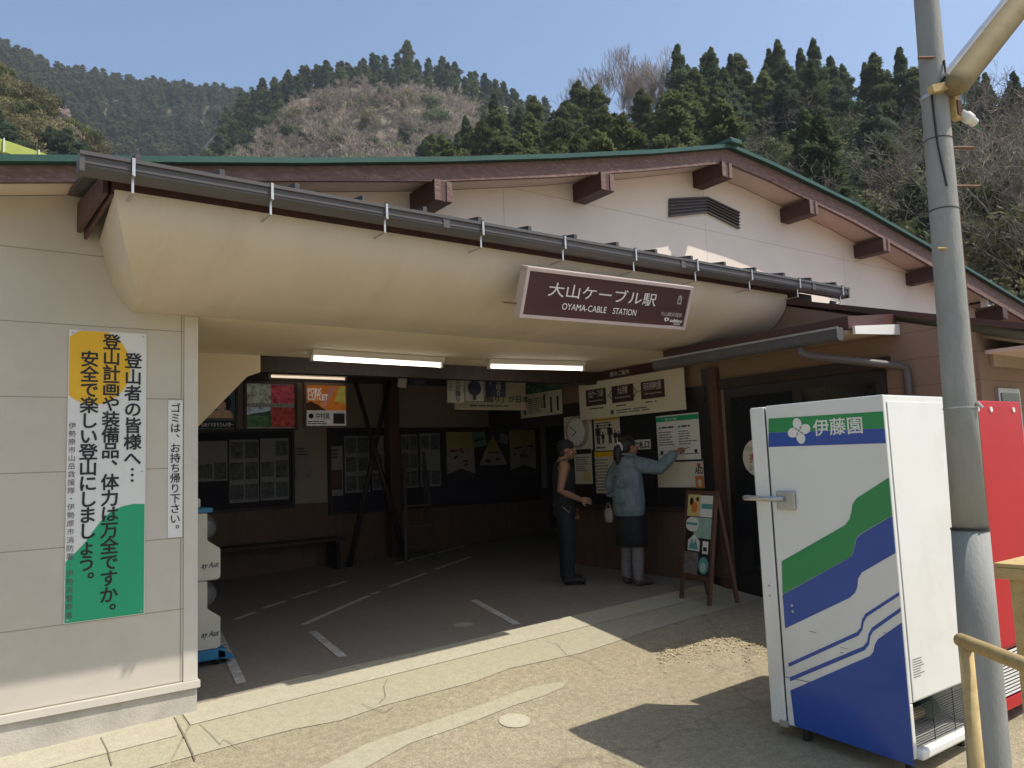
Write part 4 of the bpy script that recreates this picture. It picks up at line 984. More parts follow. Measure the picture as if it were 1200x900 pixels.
MB().ball((.48, .18, .15), (.08, .08, .07)).build('compressor', M('dark_green_compressor', (.03, .07, .06), .4), vm, smooth=True)
for x, y in ((.06, .06), (VW - .06, .06), (.06, .66), (VW - .06, .66)): MB().tube([(x, y, -.06), (x, y, .02)], .022, 10).build('foot', mt['alu'], vm)
def SP(X, Y):                                                   # enlarged crop -> point on the machine's side
    p = onX(860 + X / 1.9559, 440 + Y / 1.9565, 4.05); return (clamp(p.y - 2.21, .004, VD - .003), p.z)
def sidepoly(nm, m, pts, y=-.0012, t=.0012):
    q = [SP(*p) for p in pts]
    return MB().prism(q, lambda u, v: (y, u, v), lambda u, v: (y - t, u, v)).build(nm, m, vm)
sidepoly('green_band', mt['vgreen'], [(80, 99), (345, 82), (348, 121), (80, 131)])
sidepoly('blue_band', mt['vblue'], [(80, 131.5), (348, 121.5), (350, 155), (80, 164)])
sidepoly('green_stripe', mt['vgreen'], [(110, 426), (255, 343), (265, 330), (270, 312), (272, 295), (282, 281), (356, 234), (365, 321), (292, 362), (281, 372), (276, 392), (272, 408), (264, 418), (112, 502)])
sidepoly('blue_stripe', mt['vblue'], [(112, 503), (264, 419), (273, 409), (277, 393), (282, 373), (293, 363), (365, 322), (373, 407), (293, 452), (285, 466), (283, 485), (278, 498), (265, 510), (118, 580)])
sidepoly('thin_stripe', mt['vblue'], [(125, 660), (283, 588), (291, 578), (294, 560), (302, 546), (383, 497), (384, 505), (305, 553), (298, 566), (295, 583), (286, 596), (127, 668)])
sidepoly('thin_stripe', mt['vblue'], [(128, 692), (297, 621), (306, 610), (309, 592), (317, 578), (386, 533), (387, 542), (320, 586), (313, 598), (310, 617), (300, 630), (130, 701)])
sidepoly('blue_field', mt['vblue'], [(130, 722), (312, 643), (320, 634), (323, 618), (330, 605), (389, 567), (423, 899), (140, 803)])
mb = MB()
for k in range(4):
    a_ = k * PI / 2 - .2
    c0 = SP(150, 127); cc = (c0[0] + .041 * math.cos(a_), c0[1] + .041 * math.sin(a_))
    q = [(cc[0] + .036 * math.cos(t_) * math.cos(a_) - .0285 * math.sin(t_) * math.sin(a_), cc[1] + .036 * math.cos(t_) * math.sin(a_) + .0285 * math.sin(t_) * math.cos(a_)) for t_ in np.linspace(0, 2 * PI, 20)[:-1]]
    mb.prism(q, lambda u, v: (-.0026, u, v), lambda u, v: (-.0036, u, v))
mb.build('clover_logo', mt['white'], vm)
tm = MB(); pa, pb = SP(183, 138), SP(297, 138); text_into(tm, '伊藤園', 0, 0, .1, 0, bold=.012, width=pa[0] - pb[0])
MB().add([(-.0028 + v[1] * .5, pa[0] - v[0], pa[1] + .006 + v[2]) for v in tm.v], tm.f).build('lettering', mt['white'], vm, fix=False)
hz = SP(105, 286)
box('lock_plate', mt['silver'], vm, -.022, -.001, hz[0] - .115, hz[0] + .01, hz[1] - .055, hz[1] + .055, .008)
MB().tube([(-.03, hz[0] - .05, hz[1] + .01), (-.05, hz[0] + .02, hz[1] + .01), (-.06, hz[0] + .16, hz[1] + .015), (-.05, hz[0] + .21, hz[1] + .015), (-.01, hz[0] + .215, hz[1] + .015)], .016, 10).build('handle', mt['silver'], vm, smooth=True)
box('hinge', mt['silver'], vm, -.012, -.005, VD - .01, VD + .05, .015, .05)
mb = MB()
for q in ((134, 527), (136, 541)): u, v = SP(*q); mb.prism(circ(u, v, .008, n=10), lambda a, b: (-.0026, a, b), lambda a, b: (-.005, a, b))
for z in (.76, .82): mb.prism(circ(VD + .06, z, .008, n=10), lambda a, b: (-.0045, a, b), lambda a, b: (-.007, a, b))
mb.build('rivet', mt['silver'], vm)
lines_of_print(hp_, .1, .1, .05, .17, .42, .52, 8, -.0065, 'greyprint', 40, .25)
r_ = random.Random(9); mb = MB()
for _ in range(16):
    y_, z_s = r_.uniform(.05, .7), r_.uniform(.08, 1.2); mb.box(-.0016, -.0004, y_, y_ + r_.uniform(.01, .06), z_s, z_s + r_.uniform(.002, .005))
mb.build('scuff', mt['greyprint'], vm, fix=False)
box('seam', mt['machdark'], vm, -.0012, .0, VD + .001, VD + .007, .02, VH - .01)
rm = thing('vending_machine', 'bright red vending machine seen from behind beside the white one', 'vending machine', (4.97, 2.2, .05), .0)
box('body', mt['vred'], rm, 0, .76, 0, .72, .34, 1.83, .008); box('plinth', mt['vred'], rm, .0, .76, .0, .72, .0, .07, .004)
box('side_panel', mt['vred'], rm, 0, .02, 0, .72, .072, .338); box('side_panel', mt['vred'], rm, .74, .76, 0, .72, .072, .338)
box('back_panel', mt['vred'], rm, .025, .735, -.006, -.001, .36, 1.805, .003); box('machinery_bay', mt['machdark'], rm, .022, .738, .06, .08, .072, .338)
mb = MB()
for k in range(13): mb.box(.025, .735, -.004, .006, .085 + .0195 * k, .094 + .0195 * k)
mb.build('grille', mt['vwhite'], rm, fix=False)
for x in (.12, .30, .62): MB().tube([(x, -.006, 1.775), (x, -.013, 1.775)], .017, 14).build('white_plug', mt['vwhite'], rm)

# ------------------------------------------------------------------ utility pole with its lamp
pb_, pt_ = Vector((4.29, 1.96, -.1)), Vector((4.46, 1.96, 5.4))
up = thing('utility_pole', 'grey concrete utility pole in front of the vending machines', 'utility pole', (3.647, 1.666, .24)); up.scale = (.85, .85, .85)
ax = lambda z: Vector((4.29 + (z) * .0345 - 4.29, 0, z))
MB().tube([ax(-.6), ax(0), ax(.6), ax(1.17)], [.103, .099, .094, .0885], 28).build('lower_sleeve', mt['poleconc'], up, smooth=True)
MB().tube([ax(1.165), ax(1.9), ax(2.9), ax(4.1), ax(5.6), ax(7.6)], [.083, .0785, .0725, .064, .054, .05], 28).build('shaft', mt['poleconc'], up, smooth=True)
for z, r_, t_, m in ((1.17, .0915, .012, 'alu'), (1.80, .0828, .008, 'silver'), (2.88, .0745, .007, 'oldalu'), (3.28, .0720, .006, 'oldalu'), (3.52, .073, .02, 'silver')):
    MB().tube([ax(z), ax(z + t_)], r_, 28).build('band', mt[m], up, smooth=False)
MB().tube([ax(1.83) + Vector((0, -.085, 0)), ax(1.80) + Vector((.02, -.10, 0))], .01, 8).build('band_bolt', mt['silver'], up)
for z, s, l, m in ((3.24, 1, .14, 'rust'), (3.74, -1, .09, 'rust'), (2.66, -1, .06, 'rail'), (3.02, 1, .16, 'rust')):
    q = ax(z); MB().tube([q + Vector((s * .06 * .8, -.04 - .0, 0)), q + Vector((s * (.06 + l) * .83, -.04 - s * (.06 + l) * .35, 0))], .008, 8).build('step_bolt', mt[m], up)
q = ax(3.50)
MB().box(q.x + .05, q.x + .115, -.085, -.045, 3.40, 3.66).build('mounting_plate', mt['rail'], up, bevel=.004)
MB().box(q.x + .058, q.x + .108, -.094, -.0855, 3.42, 3.50).build('rust_patch', mt['rust'], up)
MB().tube([q + Vector((.0, -.07, .22)), q + Vector((-.03, -.085, .12)), q + Vector((-.075, -.02, .02)), q + Vector((-.085, -.03, -.25)), q + Vector((-.07, -.05, -.5))], .006, 6).build('cable', mt['black'], up)
MB().tube([ax(-.45) + Vector((.088, -.06, .02)), ax(1.2) + Vector((.078, -.052, 0)), ax(2.4) + Vector((.07, -.046, 0)), ax(3.4) + Vector((.066, -.04, 0))], .009, 6).build('conduit', mt['rust'], up)
ic = onY(1134, 138, 1.86) - Vector((4.29, 1.96, 0))
iv = Vector((.8, -.3, -.5)).normalized()
MB().tube([ic - iv * .055, ic - iv * .02, ic - iv * .018, ic + iv * .02, ic + iv * .022, ic + iv * .055], [.02, .026, .032, .032, .026, .024], 14).build('insulator', mt['vwhite'], up, smooth=True)
MB().tube([q + Vector((.06, -.05, -.05)), ic - iv * .05], .005, 6).tube([ic + iv * .04, ic + iv * .06 + Vector((.06, 0, -.02))], .004, 6).tube([ic - iv * .04, ic + Vector((.0, -.01, .16))], .004, 6).build('wire', mt['vgreen'], up)
la, lb = onY(1120, 100, 1.564), onY(1240, -52, 1.36)
dl = (lb - la)
sl_ = thing('street_lamp', 'yellowed fluorescent street lamp bracketed to the utility pole', 'street lamp', la)
MB().tube([Vector((0, 0, 0)) - dl * .025, dl * .0, dl * .04, dl * .5, dl * .96, dl], [.038, .053, .058, .061, .058, .042], 20).build('cover', mt['lampshell'], sl_, smooth=True)
MB().beam(dl * .02 + Vector((-.03, .038, .025)), dl * 1.0 + Vector((-.03, .038, .025)), .045, .045).build('reflector', mt['silver'], sl_)
MB().beam(Vector((.0, .03, .01)), Vector((-.095, .07, -.017)), .035, .035).build('arm', mt['rail'], sl_)

# ------------------------------------------------------------------ railing and post at the right edge
z_ = .87
ra = onY(1131, 752, 1.28); z_ = ra.z; rb = onZ(1200, 779, z_); dr_ = (rb - ra).normalized()
ro = thing('yellow_railing', 'yellow painted tube railing in front of the vending machines', 'railing', (ra.x, ra.y, gz(ra.x, ra.y)))
g0 = gz(ra.x, ra.y)
for k in range(3):
    pz = dr_ * (k * .9); MB().tube([(pz.x, pz.y, gz(ra.x + pz.x, ra.y + pz.y) - g0 - .05), (pz.x, pz.y, z_ - g0 - (.02 if k else .0))], .022, 14).build('post', mt['rail'], ro, smooth=True)
MB().tube([Vector((0, 0, z_ - g0)) - dr_ * .03, Vector((0, 0, z_ - g0)) + dr_ * 2.2], .022, 14).build('handrail', mt['rail'], ro, smooth=True)
MB().tube([Vector((0, 0, .42)), Vector((0, 0, .42)) + dr_ * 1.8], .018, 12).build('lower_rail', mt['rail'], ro, smooth=True) if False else None
pp = onY(1196, 660, 1.7); gp0 = gz(pp.x, pp.y)
ro = thing('beige_post', 'beige painted post with an overhanging top in front of the red vending machine', 'post', (pp.x, pp.y, gp0))
hh = pp.z - gp0
box('shaft', mt['rail'], ro, -.02, .06, -.03, .05, 0, hh - .022, .004); box('top', mt['rail'], ro, -.055, .35, -.05, .10, hh - .02, hh, .004); box('top_edge', mt['rail'], ro, -.057, -.035, -.05, .10, hh - .075, hh - .021, .003)

# floodlight under the right eaves
fp = onY(1157, 353, 5.2)
o = thing('floodlight', 'small grey floodlight under the right end of the eaves', 'floodlight', fp)
MB().prism([(-.10, -.10), (.10, -.06), (.10, .08), (-.10, .12)], lambda u, v: (u, -.05, v), lambda u, v: (u, .06, v)).build('housing', mt['lampwhite'], o, bevel=.006)
box('lens', mt['black'], o, -.085, .04, -.056, -.051, -.07, .08); MB().beam((0, .06, .0), (0, .29, .0), .03, .03).build('bracket', mt['alu'], o)
# lime green beam behind the roof
p, q = onY(-8, 168, 16), onY(58, 190, 16)
o = thing('lime_steel_beam', 'pale lime green sloping steel beam behind the roof', 'beam', (p.x, 16, gz(p.x, 16)))
dd = (q - p); z0 = p.z - gz(p.x, 16)
MB().beam(Vector((0, 0, z0)) - dd * 1.2, Vector((0, 0, z0)) + dd * 1.6, .12, .21).build('beam', mt['lime'], o)
for t in (.18, .80): 
    c = Vector((0, -.07, z0)) + dd * t; MB().beam(c - Vector((0, 0, .13)), c + Vector((0, 0, .13)), .05, .02).build('clamp', mt['white'], o)
MB().beam(Vector((0, .10, 0)) - dd * 1.1, Vector((0, .10, z0)) - dd * 1.1 + Vector((0, 0, 0)), .12, .12).build('post', mt['lime'], o)

# ------------------------------------------------------------------ leaf litter along the shade of the canopy
mb = MB(); r_ = random.Random(5)
for _ in range(900):
    px, py = r_.uniform(770, 925), 0; py = 768 - 34 * ((px - 770) / 155) + r_.gauss(0, 9) + (14 if px > 870 else 0)
    g = onG(px, py); a = r_.uniform(0, PI); s = r_.uniform(.004, .014); t = r_.uniform(-.004, .006)
    u = Vector((math.cos(a) * s, math.sin(a) * s, t)); v = Vector((-math.sin(a) * s * .5, math.cos(a) * s * .5, -t * .5)); c = g + Vector((0, 0, .010))
    mb.add([c - u - v, c + u - v * .4, c + u * .6 + v, c - u * .5 + v], [(0, 1, 2, 3)])
o = mb.build('leaf_litter', M('dry_leaf', (.42, .34, .20), .9, var=.4, scale=30), fix=False); tag(o, 'pale dry leaf litter along the shadow edge by the booth', 'leaf litter', kind='stuff')

# ------------------------------------------------------------------ people
def organic(mb, name, m, parent, voxel=.008, it=4):
    o = mb.build(name, m, parent, smooth=True, fix=False)
    r = o.modifiers.new('r', 'REMESH'); r.mode = 'VOXEL'; r.voxel_size = voxel; r.use_smooth_shade = True
    s = o.modifiers.new('s', 'SMOOTH'); s.iterations = it; s.factor = .5
    return o
def add_hand(mb, wrist, d, nrm, curl=(.25, .3, .35, .4), k=1.0, point=False):
    d = Vector(d).normalized(); nrm = Vector(nrm); nrm = (nrm - d * nrm.dot(d)).normalized(); s = d.cross(nrm)
    wrist = Vector(wrist); T = Matrix((s, nrm, d)).transposed()
    mb.ball(wrist + d * .048 * k, (.040 * k, .016 * k, .052 * k), 12, 8, T.to_4x4())
    for i, (off, ln, c) in enumerate(zip((-.028, -.009, .010, .028), (.070, .078, .072, .056), curl)):
        if point and i == 0: c = .04
        elif point: c = 1.25
        p = wrist + d * .088 * k + s * off * k; pts = [p - d * .02 * k]; ang = 0; pts.append(p)
        for seg in (.45, .32, .23):
            ang += c; p = p + (d * math.cos(ang) + nrm * math.sin(ang)) * ln * seg * k; pts.append(p)
        mb.tube(pts, [.009 * k, .0095 * k, .009 * k, .0082 * k, .0068 * k], 8)
    p = wrist + d * .025 * k - s * .030 * k; mb.tube([p + s * .015 * k, p, p - s * .022 * k + d * .022 * k + nrm * .008 * k, p - s * .024 * k + d * .050 * k + nrm * .016 * k], [.012 * k, .0115 * k, .010 * k, .008 * k], 8)
def head(mb, c, yaw, k=1.0, pitch=0.):
    T = Matrix.Translation(Vector(c)) @ Matrix.Rotation(yaw, 4, 'Z') @ Matrix.Rotation(pitch, 4, 'X')
    P = lambda x, y, z: T @ Vector((x * k, y * k, z * k))
    R4 = T.to_3x3().to_4x4()
    mb.ball(P(0, -.008, .022), (.074 * k, .092 * k, .085 * k), 18, 12, R4); mb.ball(P(0, .028, -.045), (.056 * k, .058 * k, .066 * k), 16, 10, R4)
    mb.ball(P(0, .060, -.090), (.026 * k, .020 * k, .018 * k), 10, 7, R4)
    mb.tube([P(0, .082, .012), P(0, .098, -.014), P(0, .107, -.032), P(0, .088, -.040)], [.009 * k, .011 * k, .014 * k, .010 * k], 8)
    mb.ball(P(0, .086, -.060), (.020 * k, .012 * k, .006 * k), 8, 6, R4); mb.ball(P(0, .083, -.071), (.018 * k, .012 * k, .007 * k), 8, 6, R4)
    for s in (-1, 1):
        mb.ball(P(s * .075, -.006, -.012), (.010 * k, .020 * k, .030 * k), 10, 7, R4); mb.ball(P(s * .030, .074, .020), (.020 * k, .012 * k, .007 * k), 8, 6, R4)
        mb.ball(P(s * .040, .052, -.030), (.026 * k, .026 * k, .024 * k), 8, 6, R4)
    return P
def eyes(P, parent, k=1.0):
    mb = MB()
    for s in (-1, 1): mb.ball(P(s * .031, .082, .002), (.012, .008, .008), 10, 7)
    mb.build('eye', mt['white'], parent, smooth=True); mb = MB()
    for s in (-1, 1): mb.ball(P(s * .031, .0885, .002), (.005, .004, .006), 8, 6)
    mb.build('iris', mt['black'], parent, smooth=True)
def shoe(o, x, y, m, rz=0., L=.25, W_=.048):
    T = Matrix.Translation((x, y, 0)) @ Matrix.Rotation(rz, 4, 'Z')
    mb = MB(); pts = [(-.07, .045), (-.03, .05), (.05, .042), (.12, .032), (.165, .024)]
    mb.tube([T @ Vector((0, py, .012 + r)) for py, r in pts], [(W_ * .8, .05), (W_ * .85, .055), (W_, .045), (W_, .034), (W_ * .7, .024)], 14)
    return organic(mb, 'shoe', m, o, .008, 3)

# woman pointing at the board
wp = Vector((6.03, 6.20)); wz = gz(*wp)
o = thing('person', 'woman in a pale denim jacket, black skirt and ponytail pointing at the timetable board', 'person', (wp.x, wp.y, wz), math.radians(-98))
mb = MB()
P = head(mb, (.0, .03, 1.475), math.radians(-8), 1.0, .08)
mb.tube([(0, -.01, 1.30), (0, 0, 1.37), (0, .012, 1.43)], [.060, .050, .050], 14)
mb.loft([(0, 0, .76, .15, .11), (0, 0, .88, .165, .115), (0, 0, 1.0, .13, .095), (0, 0, 1.18, .15, .105), (0, 0, 1.29, .165, .085), (0, 0, 1.345, .075, .06)])
ra_ = [(.165, 0, 1.30), (.30, .19, 1.235), (.375, .37, 1.40)]; la_ = [(-.165, 0, 1.30), (-.235, -.05, 1.07), (-.235, .06, .87)]
for arm in (ra_, la_): mb.tube(arm, [.048, .038, .027], 12)
add_hand(mb, ra_[2], (.10, .26, .11), (-.3, .2, -.9), point=True, k=.95); add_hand(mb, la_[2], (.0, .10, -.3), (.9, .2, 0), (.5, .55, .6, .6), .95)
for s in (-1, 1): mb.tube([(s * .085, 0, .82), (s * .09, .01, .46), (s * .10, -.01, .09)], [.085, .055, .036], 14); mb.ball((s * .10, .04, .05), (.035, .09, .04))
organic(mb, 'body', mt['skin'], o, .0075, 3); eyes(P, o)
mb = MB()
mb.loft([(0, -.01, .735, .185, .135), (0, -.01, .80, .205, .158), (0, -.01, .95, .205, .155), (0, -.01, 1.12, .198, .145), (0, -.008, 1.25, .188, .122), (0, -.005, 1.33, .165, .098), (0, 0, 1.375, .085, .075)])
mb.tube([(.13, 0, 1.285), (.22, .09, 1.26), (.305, .19, 1.235), (.345, .28, 1.31), (.370, .355, 1.385)], [.088, .085, .076, .066, .052], 14)
mb.tube([(-.13, 0, 1.285), (-.22, -.03, 1.18), (-.255, -.05, 1.06), (-.255, .02, .95), (-.245, .05, .89)], [.088, .082, .078, .066, .052], 14)
for z, x, w_ in ((1.05, .1, .03), (.95, -.12, .03), (.88, .06, .035), (1.16, -.06, .025)): mb.tube([(x - .1, -.155, z + .02), (x, -.175, z), (x + .1, -.155, z + .035)], [.01, w_ * .6, .01], 8)
jk = organic(mb, 'denim_jacket', mt['denim'], o, .009, 4)
mb = MB(); ring = [(.082 * math.cos(a), .01 + .072 * math.sin(a), 1.385 - .012 * math.sin(a)) for a in np.linspace(PI * .62, PI * 2.38, 16)]; mb.tube(ring, [(.012, .03)] * 16, 8); mb.build('collar', mt['denim'], jk, smooth=True)
mb = MB(); mb.loft([(0, 0, .80, .170, .125), (0, 0, .62, .195, .150), (0, 0, .42, .205, .165), (0, 0, .415, .19, .15)], 24); mb.build('skirt', mt['blackcloth'], o, smooth=True)
for s in (-1, 1):
    mb = MB(); mb.tube([(s * .09, .01, .48), (s * .095, .005, .34), (s * .10, -.005, .20), (s * .10, -.01, .10), (s * .10, .0, .065)], [.064, .068, .062, .058, .056], 16); organic(mb, 'legwarmer', mt['greycloth'], o, .009, 2)
    shoe(o, s * .10, .01, mt['shoe'], s * -.12)
mb = MB()
mb.ball(P(0, -.018, .034), (.086, .094, .088), 18, 12, None); mb.ball(P(0, -.05, .0), (.078, .062, .085), 14, 10)
hr_ = organic(mb, 'hair', mt['hair'], o, .008, 3)
mb = MB(); pt = [P(0, -.095, .02), P(.0, -.135, .0), P(.0, -.15, -.08), P(0, -.135, -.17), P(0, -.13, -.24)]; mb.tube(pt, [.03, .045, .046, .036, .012], 12); organic(mb, 'ponytail', mt['hair'], o, .008, 3)
mb = MB()
c0 = P(0, -.112, .01)
for k in range(10):
    a = 2 * PI * k / 10; mb.ball(c0 + Vector((.040 * math.cos(a), -.012 * math.sin(a), .040 * math.sin(a))), .016, 8, 6)
mb.build('scrunchie', M('pale_scrunchie', (.50, .55, .55), .9), o, smooth=True)
hp2 = o.matrix_basis if False else None
bg2 = thing('shoulder_pouch', 'small cream pouch hanging at the left hand of the woman', 'bag', (wp.x - .08, wp.y + .25, wz + .66), math.radians(-98))
MB().loft([(0, 0, 0, .05, .03), (0, 0, .05, .07, .035), (0, 0, .13, .065, .032), (0, 0, .155, .045, .012)], 16).build('pouch_body', mt['inner'], bg2, smooth=True); MB().tube([(-.045, 0, .15), (-.02, 0, .21), (.02, 0, .21), (.045, 0, .15)], .006, 8).build('strap', mt['inner'], bg2, smooth=True)

# man beside her
mp_ = Vector((5.66, 6.85)); mz = gz(*mp_)
o = thing('person', 'man in a black sleeveless top, dark cap and black trousers watching the woman', 'person', (mp_.x, mp_.y, mz), math.radians(-122))
mb = MB(); P = head(mb, (0, .05, 1.475), math.radians(4), 1.0, .0)
mb.tube([(0, -.015, 1.29), (0, .0, 1.36), (0, .022, 1.43)], [.068, .058, .056], 14)
mb.loft([(0, 0, .78, .155, .11), (0, 0, .90, .16, .115), (0, 0, 1.02, .145, .105), (0, 0, 1.18, .175, .12), (0, -.005, 1.29, .185, .095), (0, -.01, 1.345, .09, .07)])
ra_ = [(.195, -.01, 1.29), (.235, -.07, 1.03), (.19, .155, .925)]; la_ = [(-.195, -.01, 1.29), (-.23, -.04, 1.02), (-.20, .10, .83)]
for arm in (ra_, la_):
    a, b, c = map(Vector, arm); mb.ball(a, (.062, .062, .07)); mb.tube([a, a.lerp(b, .4), b, b.lerp(c, .3), c], [.056, .052, .040, .041, .027], 14)
add_hand(mb, ra_[2], (-.05, .3, -.06), (-1, .0, -.2), (.35, .45, .5, .55), 1.05); add_hand(mb, la_[2], (.0, .12, -.3), (1, 0, 0), (.3, .35, .4, .4), 1.05)
for s in (-1, 1): mb.tube([(s * .085, 0, .84), (s * .09, .01, .46), (s * .11, -.01, .09)], [.085, .055, .04], 14); mb.ball((s * .11, .04, .05), (.038, .09, .04))
organic(mb, 'body', mt['skin'], o, .0075, 3); eyes(P, o)
mb = MB(); mb.loft([(0, 0, .84, .172, .128), (0, 0, 1.02, .160, .120), (0, 0, 1.16, .186, .132), (0, -.005, 1.24, .180, .120), (0, -.01, 1.29, .135, .106), (0, -.012, 1.345, .115, .080)])
for s in (-1, 1): mb.tube([(s * .10, .09, 1.24), (s * .105, .0, 1.355), (s * .10, -.08, 1.28)], .03, 10)
organic(mb, 'sleeveless_top', mt['blackcloth'], o, .008, 3)
mb = MB(); mb.loft([(0, 0, .74, .165, .128), (0, 0, .82, .170, .130), (0, 0, .90, .168, .126)])
for s in (-1, 1): mb.tube([(s * .085, 0, .80), (s * .095, .012, .48), (s * .112, -.005, .12), (s * .112, .0, .07)], [.098, .078, .07, .074], 16)
organic(mb, 'trousers', mt['blackcloth'], o, .009, 3)
mb = MB(); mb.tube([(.168 * math.cos(a), .126 * math.sin(a), .875) for a in np.linspace(0, 2 * PI, 25)], [(.006, .018)] * 25, 8); mb.box(-.03, .03, .118, .136, .858, .892); mb.build('belt', mt['darkshoe'], o, smooth=False)
mb = MB(); [mb.tube([(.168, .05, .86), (.182, .02, .79), (.172, -.05, .86)], .004, 6)]; mb.build('key_chain', mt['silver'], o, smooth=True)
for s in (-1, 1): shoe(o, s * .112, .01, mt['darkshoe'], s * -.15, W_=.052)
mb = MB(); mb.ball(P(0, -.012, .045), (.083, .099, .076), 18, 12); mb.ball(P(0, -.06, .0), (.07, .05, .06), 12, 9); organic(mb, 'cap', mt['blackcloth'], o, .008, 3)
mb = MB(); mb.ball(P(0, -.055, -.03), (.066, .05, .07), 12, 9); organic(mb, 'hair', mt['hair'], o, .008, 2)

# ------------------------------------------------------------------ hills
def proj(p):
    c = R.transposed() @ (Vector(p) - CAM)
    return (CX + F * c.x / -c.z, CY - F * c.y / -c.z) if c.z < -.1 else (9e9, 9e9)
def roofy(x): return float(np.interp(x, [0, 520, 650, 760, 850, 900, 1000, 1100, 1200, 1300], [186, 187, 183, 178, 171, 192, 240, 297, 357, 420]))
class Hill:
    def __init__(s, ridge, D, D0, z0, power=1.0, rough=.04):
        s.px = [r[0] for r in ridge]; s.py = [r[1] for r in ridge]; s.D, s.D0, s.z0, s.pw, s.rough = D, D0, z0, power, rough
    def at(s, x, t):
        r = ray(x, float(np.interp(x, s.px, s.py))); h = Vector((r.x, r.y)); k = s.D / h.length; zr = CAM.z + r.z * k; h.normalize()
        if t <= 1:
            d = s.D0 + (s.D - s.D0) * t; z = s.z0 + (zr - s.z0) * t ** s.pw
        else:
            d = s.D * (1 + (t - 1)); z = zr * (1 - (t - 1) * .9)
        z += s.rough * zr * noise.noise(Vector((h.x * d, h.y * d, 0)) * (6 / s.D)) * min(t * 2, 1) * (1 if t < .95 else .3)
        return Vector((h.x * d, h.y * d, z))
    def mesh(s, name, m, n=70, rows=26):
        mb = MB(); x0, x1 = s.px[0], s.px[-1]
        ts = [i / rows for i in range(rows + 1)] + [1.08, 1.2, 1.4, 1.9]
        mb.v = [tuple(s.at(x0 + (x1 - x0) * i / n, t)) for t in ts for i in range(n + 1)]
        for j in range(len(ts) - 1):
            for i in range(n): a = j * (n + 1) + i; mb.f.append([a, a + 1, a + n + 2, a + n + 1]); mb.m.append(0)
        return struct(mb.build(name, m, smooth=True, fix=False))
earth = M('wooded_hillside_ground', (.075, .068, .040), .95, var=.45, scale=.12, grime=(.035, .05, .022), gscale=.06)
scrub = M('bare_hillside_ground', (.17, .145, .10), .95, var=.35, scale=.2, grime=(.10, .10, .055), gscale=.09)
HA = Hill([(-420, 30), (-200, 45), (-60, 55), (0, 66), (60, 95), (150, 112), (230, 118), (280, 122), (330, 135), (420, 165), (520, 190)], 420, 150, 4, 1.15)
HB = Hill([(180, 240), (215, 205), (245, 165), (270, 140), (300, 124), (340, 110), (400, 92), (480, 86), (540, 98), (600, 124), (660, 150), (740, 175), (820, 200)], 240, 70, 3, 1.0)
HC = Hill([(420, 260), (480, 222), (540, 200), (600, 188), (660, 180), (720, 168), (800, 158), (870, 150), (960, 138), (1050, 150), (1120, 160), (1200, 160), (1320, 150), (1500, 140), (1750, 150)], 100, 24, 2.0, 1.05)
HL = Hill([(-420, 70), (-200, 80), (-60, 80), (0, 96), (40, 118), (75, 146), (105, 180), (135, 220), (180, 300)], 120, 45, 2, 1.0)
HA.mesh('far_hill', earth); HB.mesh('middle_hill', scrub); HC.mesh('near_hill', earth); HL.mesh('left_hill', scrub)

# ------------------------------------------------------------------ tree kinds
fol = [M('conifer_needles', (.092, .122, .056), .75, var=.4, scale=1.1, objvar=.3, spec=.2, leaf=.42), M('fresh_conifer_needles', (.120, .140, .056), .75, var=.4, scale=1.1, objvar=.3, spec=.2, leaf=.42), M('blue_green_needles', (.080, .112, .068), .75, var=.4, scale=1.1, objvar=.3, spec=.2, leaf=.42)]
bark = M('tree_bark', (.10, .08, .06), .9, var=.3, scale=4)
barkpale = M('pale_branch_bark', (.20, .165, .13), .9, var=.3, scale=2, objvar=.3)
barkbrown = M('brown_twigs', (.30, .245, .195), .9, var=.3, scale=.8, objvar=.25)
def conifer(seed, h, rmax, n, s, droop=.5, top=.55):
    r_ = random.Random(seed); vs = []; fs = []
    ph = r_.uniform(0, 9)
    branches = []
    nb = int(h * 9)
    for b in range(nb):
        z = h * (.12 + .88 * (b + r_.random()) / nb); f = 1 - z / h
        L = rmax * (f ** top) * r_.uniform(.45, 1.2) * (1 + .6 * noise.noise(Vector((z * .55, ph, 0)))) + .15
        branches.append((z, r_.uniform(0, 2 * PI), L))
    per = max(2, n // nb)
    for z, a, L in branches:
        for k in range(per):
            q = r_.uniform(.25, 1) ** .7; rr = L * q; spread = .16 + .22 * L * q
            aa = a + r_.gauss(0, .20 + .10 / max(rr, .3)); zz_ = z + .22 * L * q - droop * .45 * L * q * q + r_.gauss(0, .2)
            c = Vector((rr * math.cos(aa), rr * math.sin(aa), zz_))
            out = Vector((math.cos(aa), math.sin(aa), r_.uniform(-.4, .5))).normalized()
            side = out.cross(Vector((r_.uniform(-.6, .6), r_.uniform(-.6, .6), 1))).normalized()
            l = s * r_.uniform(.6, 1.4); w = l * r_.uniform(.35, .6)
            o_ = len(vs); vs += [tuple(c - side * w * .5 - out * l * .4), tuple(c + side * w * .5 - out * l * .4 + Vector((0, 0, r_.uniform(-.1, .1) * l))), tuple(c + side * w * .25 + out * l * .6), tuple(c - side * w * .3 + out * l * .5)]
            fs.append((o_, o_ + 1, o_ + 2, o_ + 3))
    return vs, fs
def rawmesh(name, vs, fs, m):
    me = bpy.data.meshes.new(name); me.from_pydata(vs, [], fs); me.materials.append(m); me.update(); return me
def trunkmesh(name, h, r, m, seed=0):
    r_ = random.Random(seed); mb = MB(); pts = [(r_.gauss(0, .05) * i, r_.gauss(0, .05) * i, h * i / 6) for i in range(7)]
    pts[0] = (0, 0, -.6); mb.tube(pts, [r * (1 - .85 * i / 6) for i in range(7)], 8); me = bpy.data.meshes.new(name); me.from_pydata(mb.v, [], mb.f); me.materials.append(m); return me
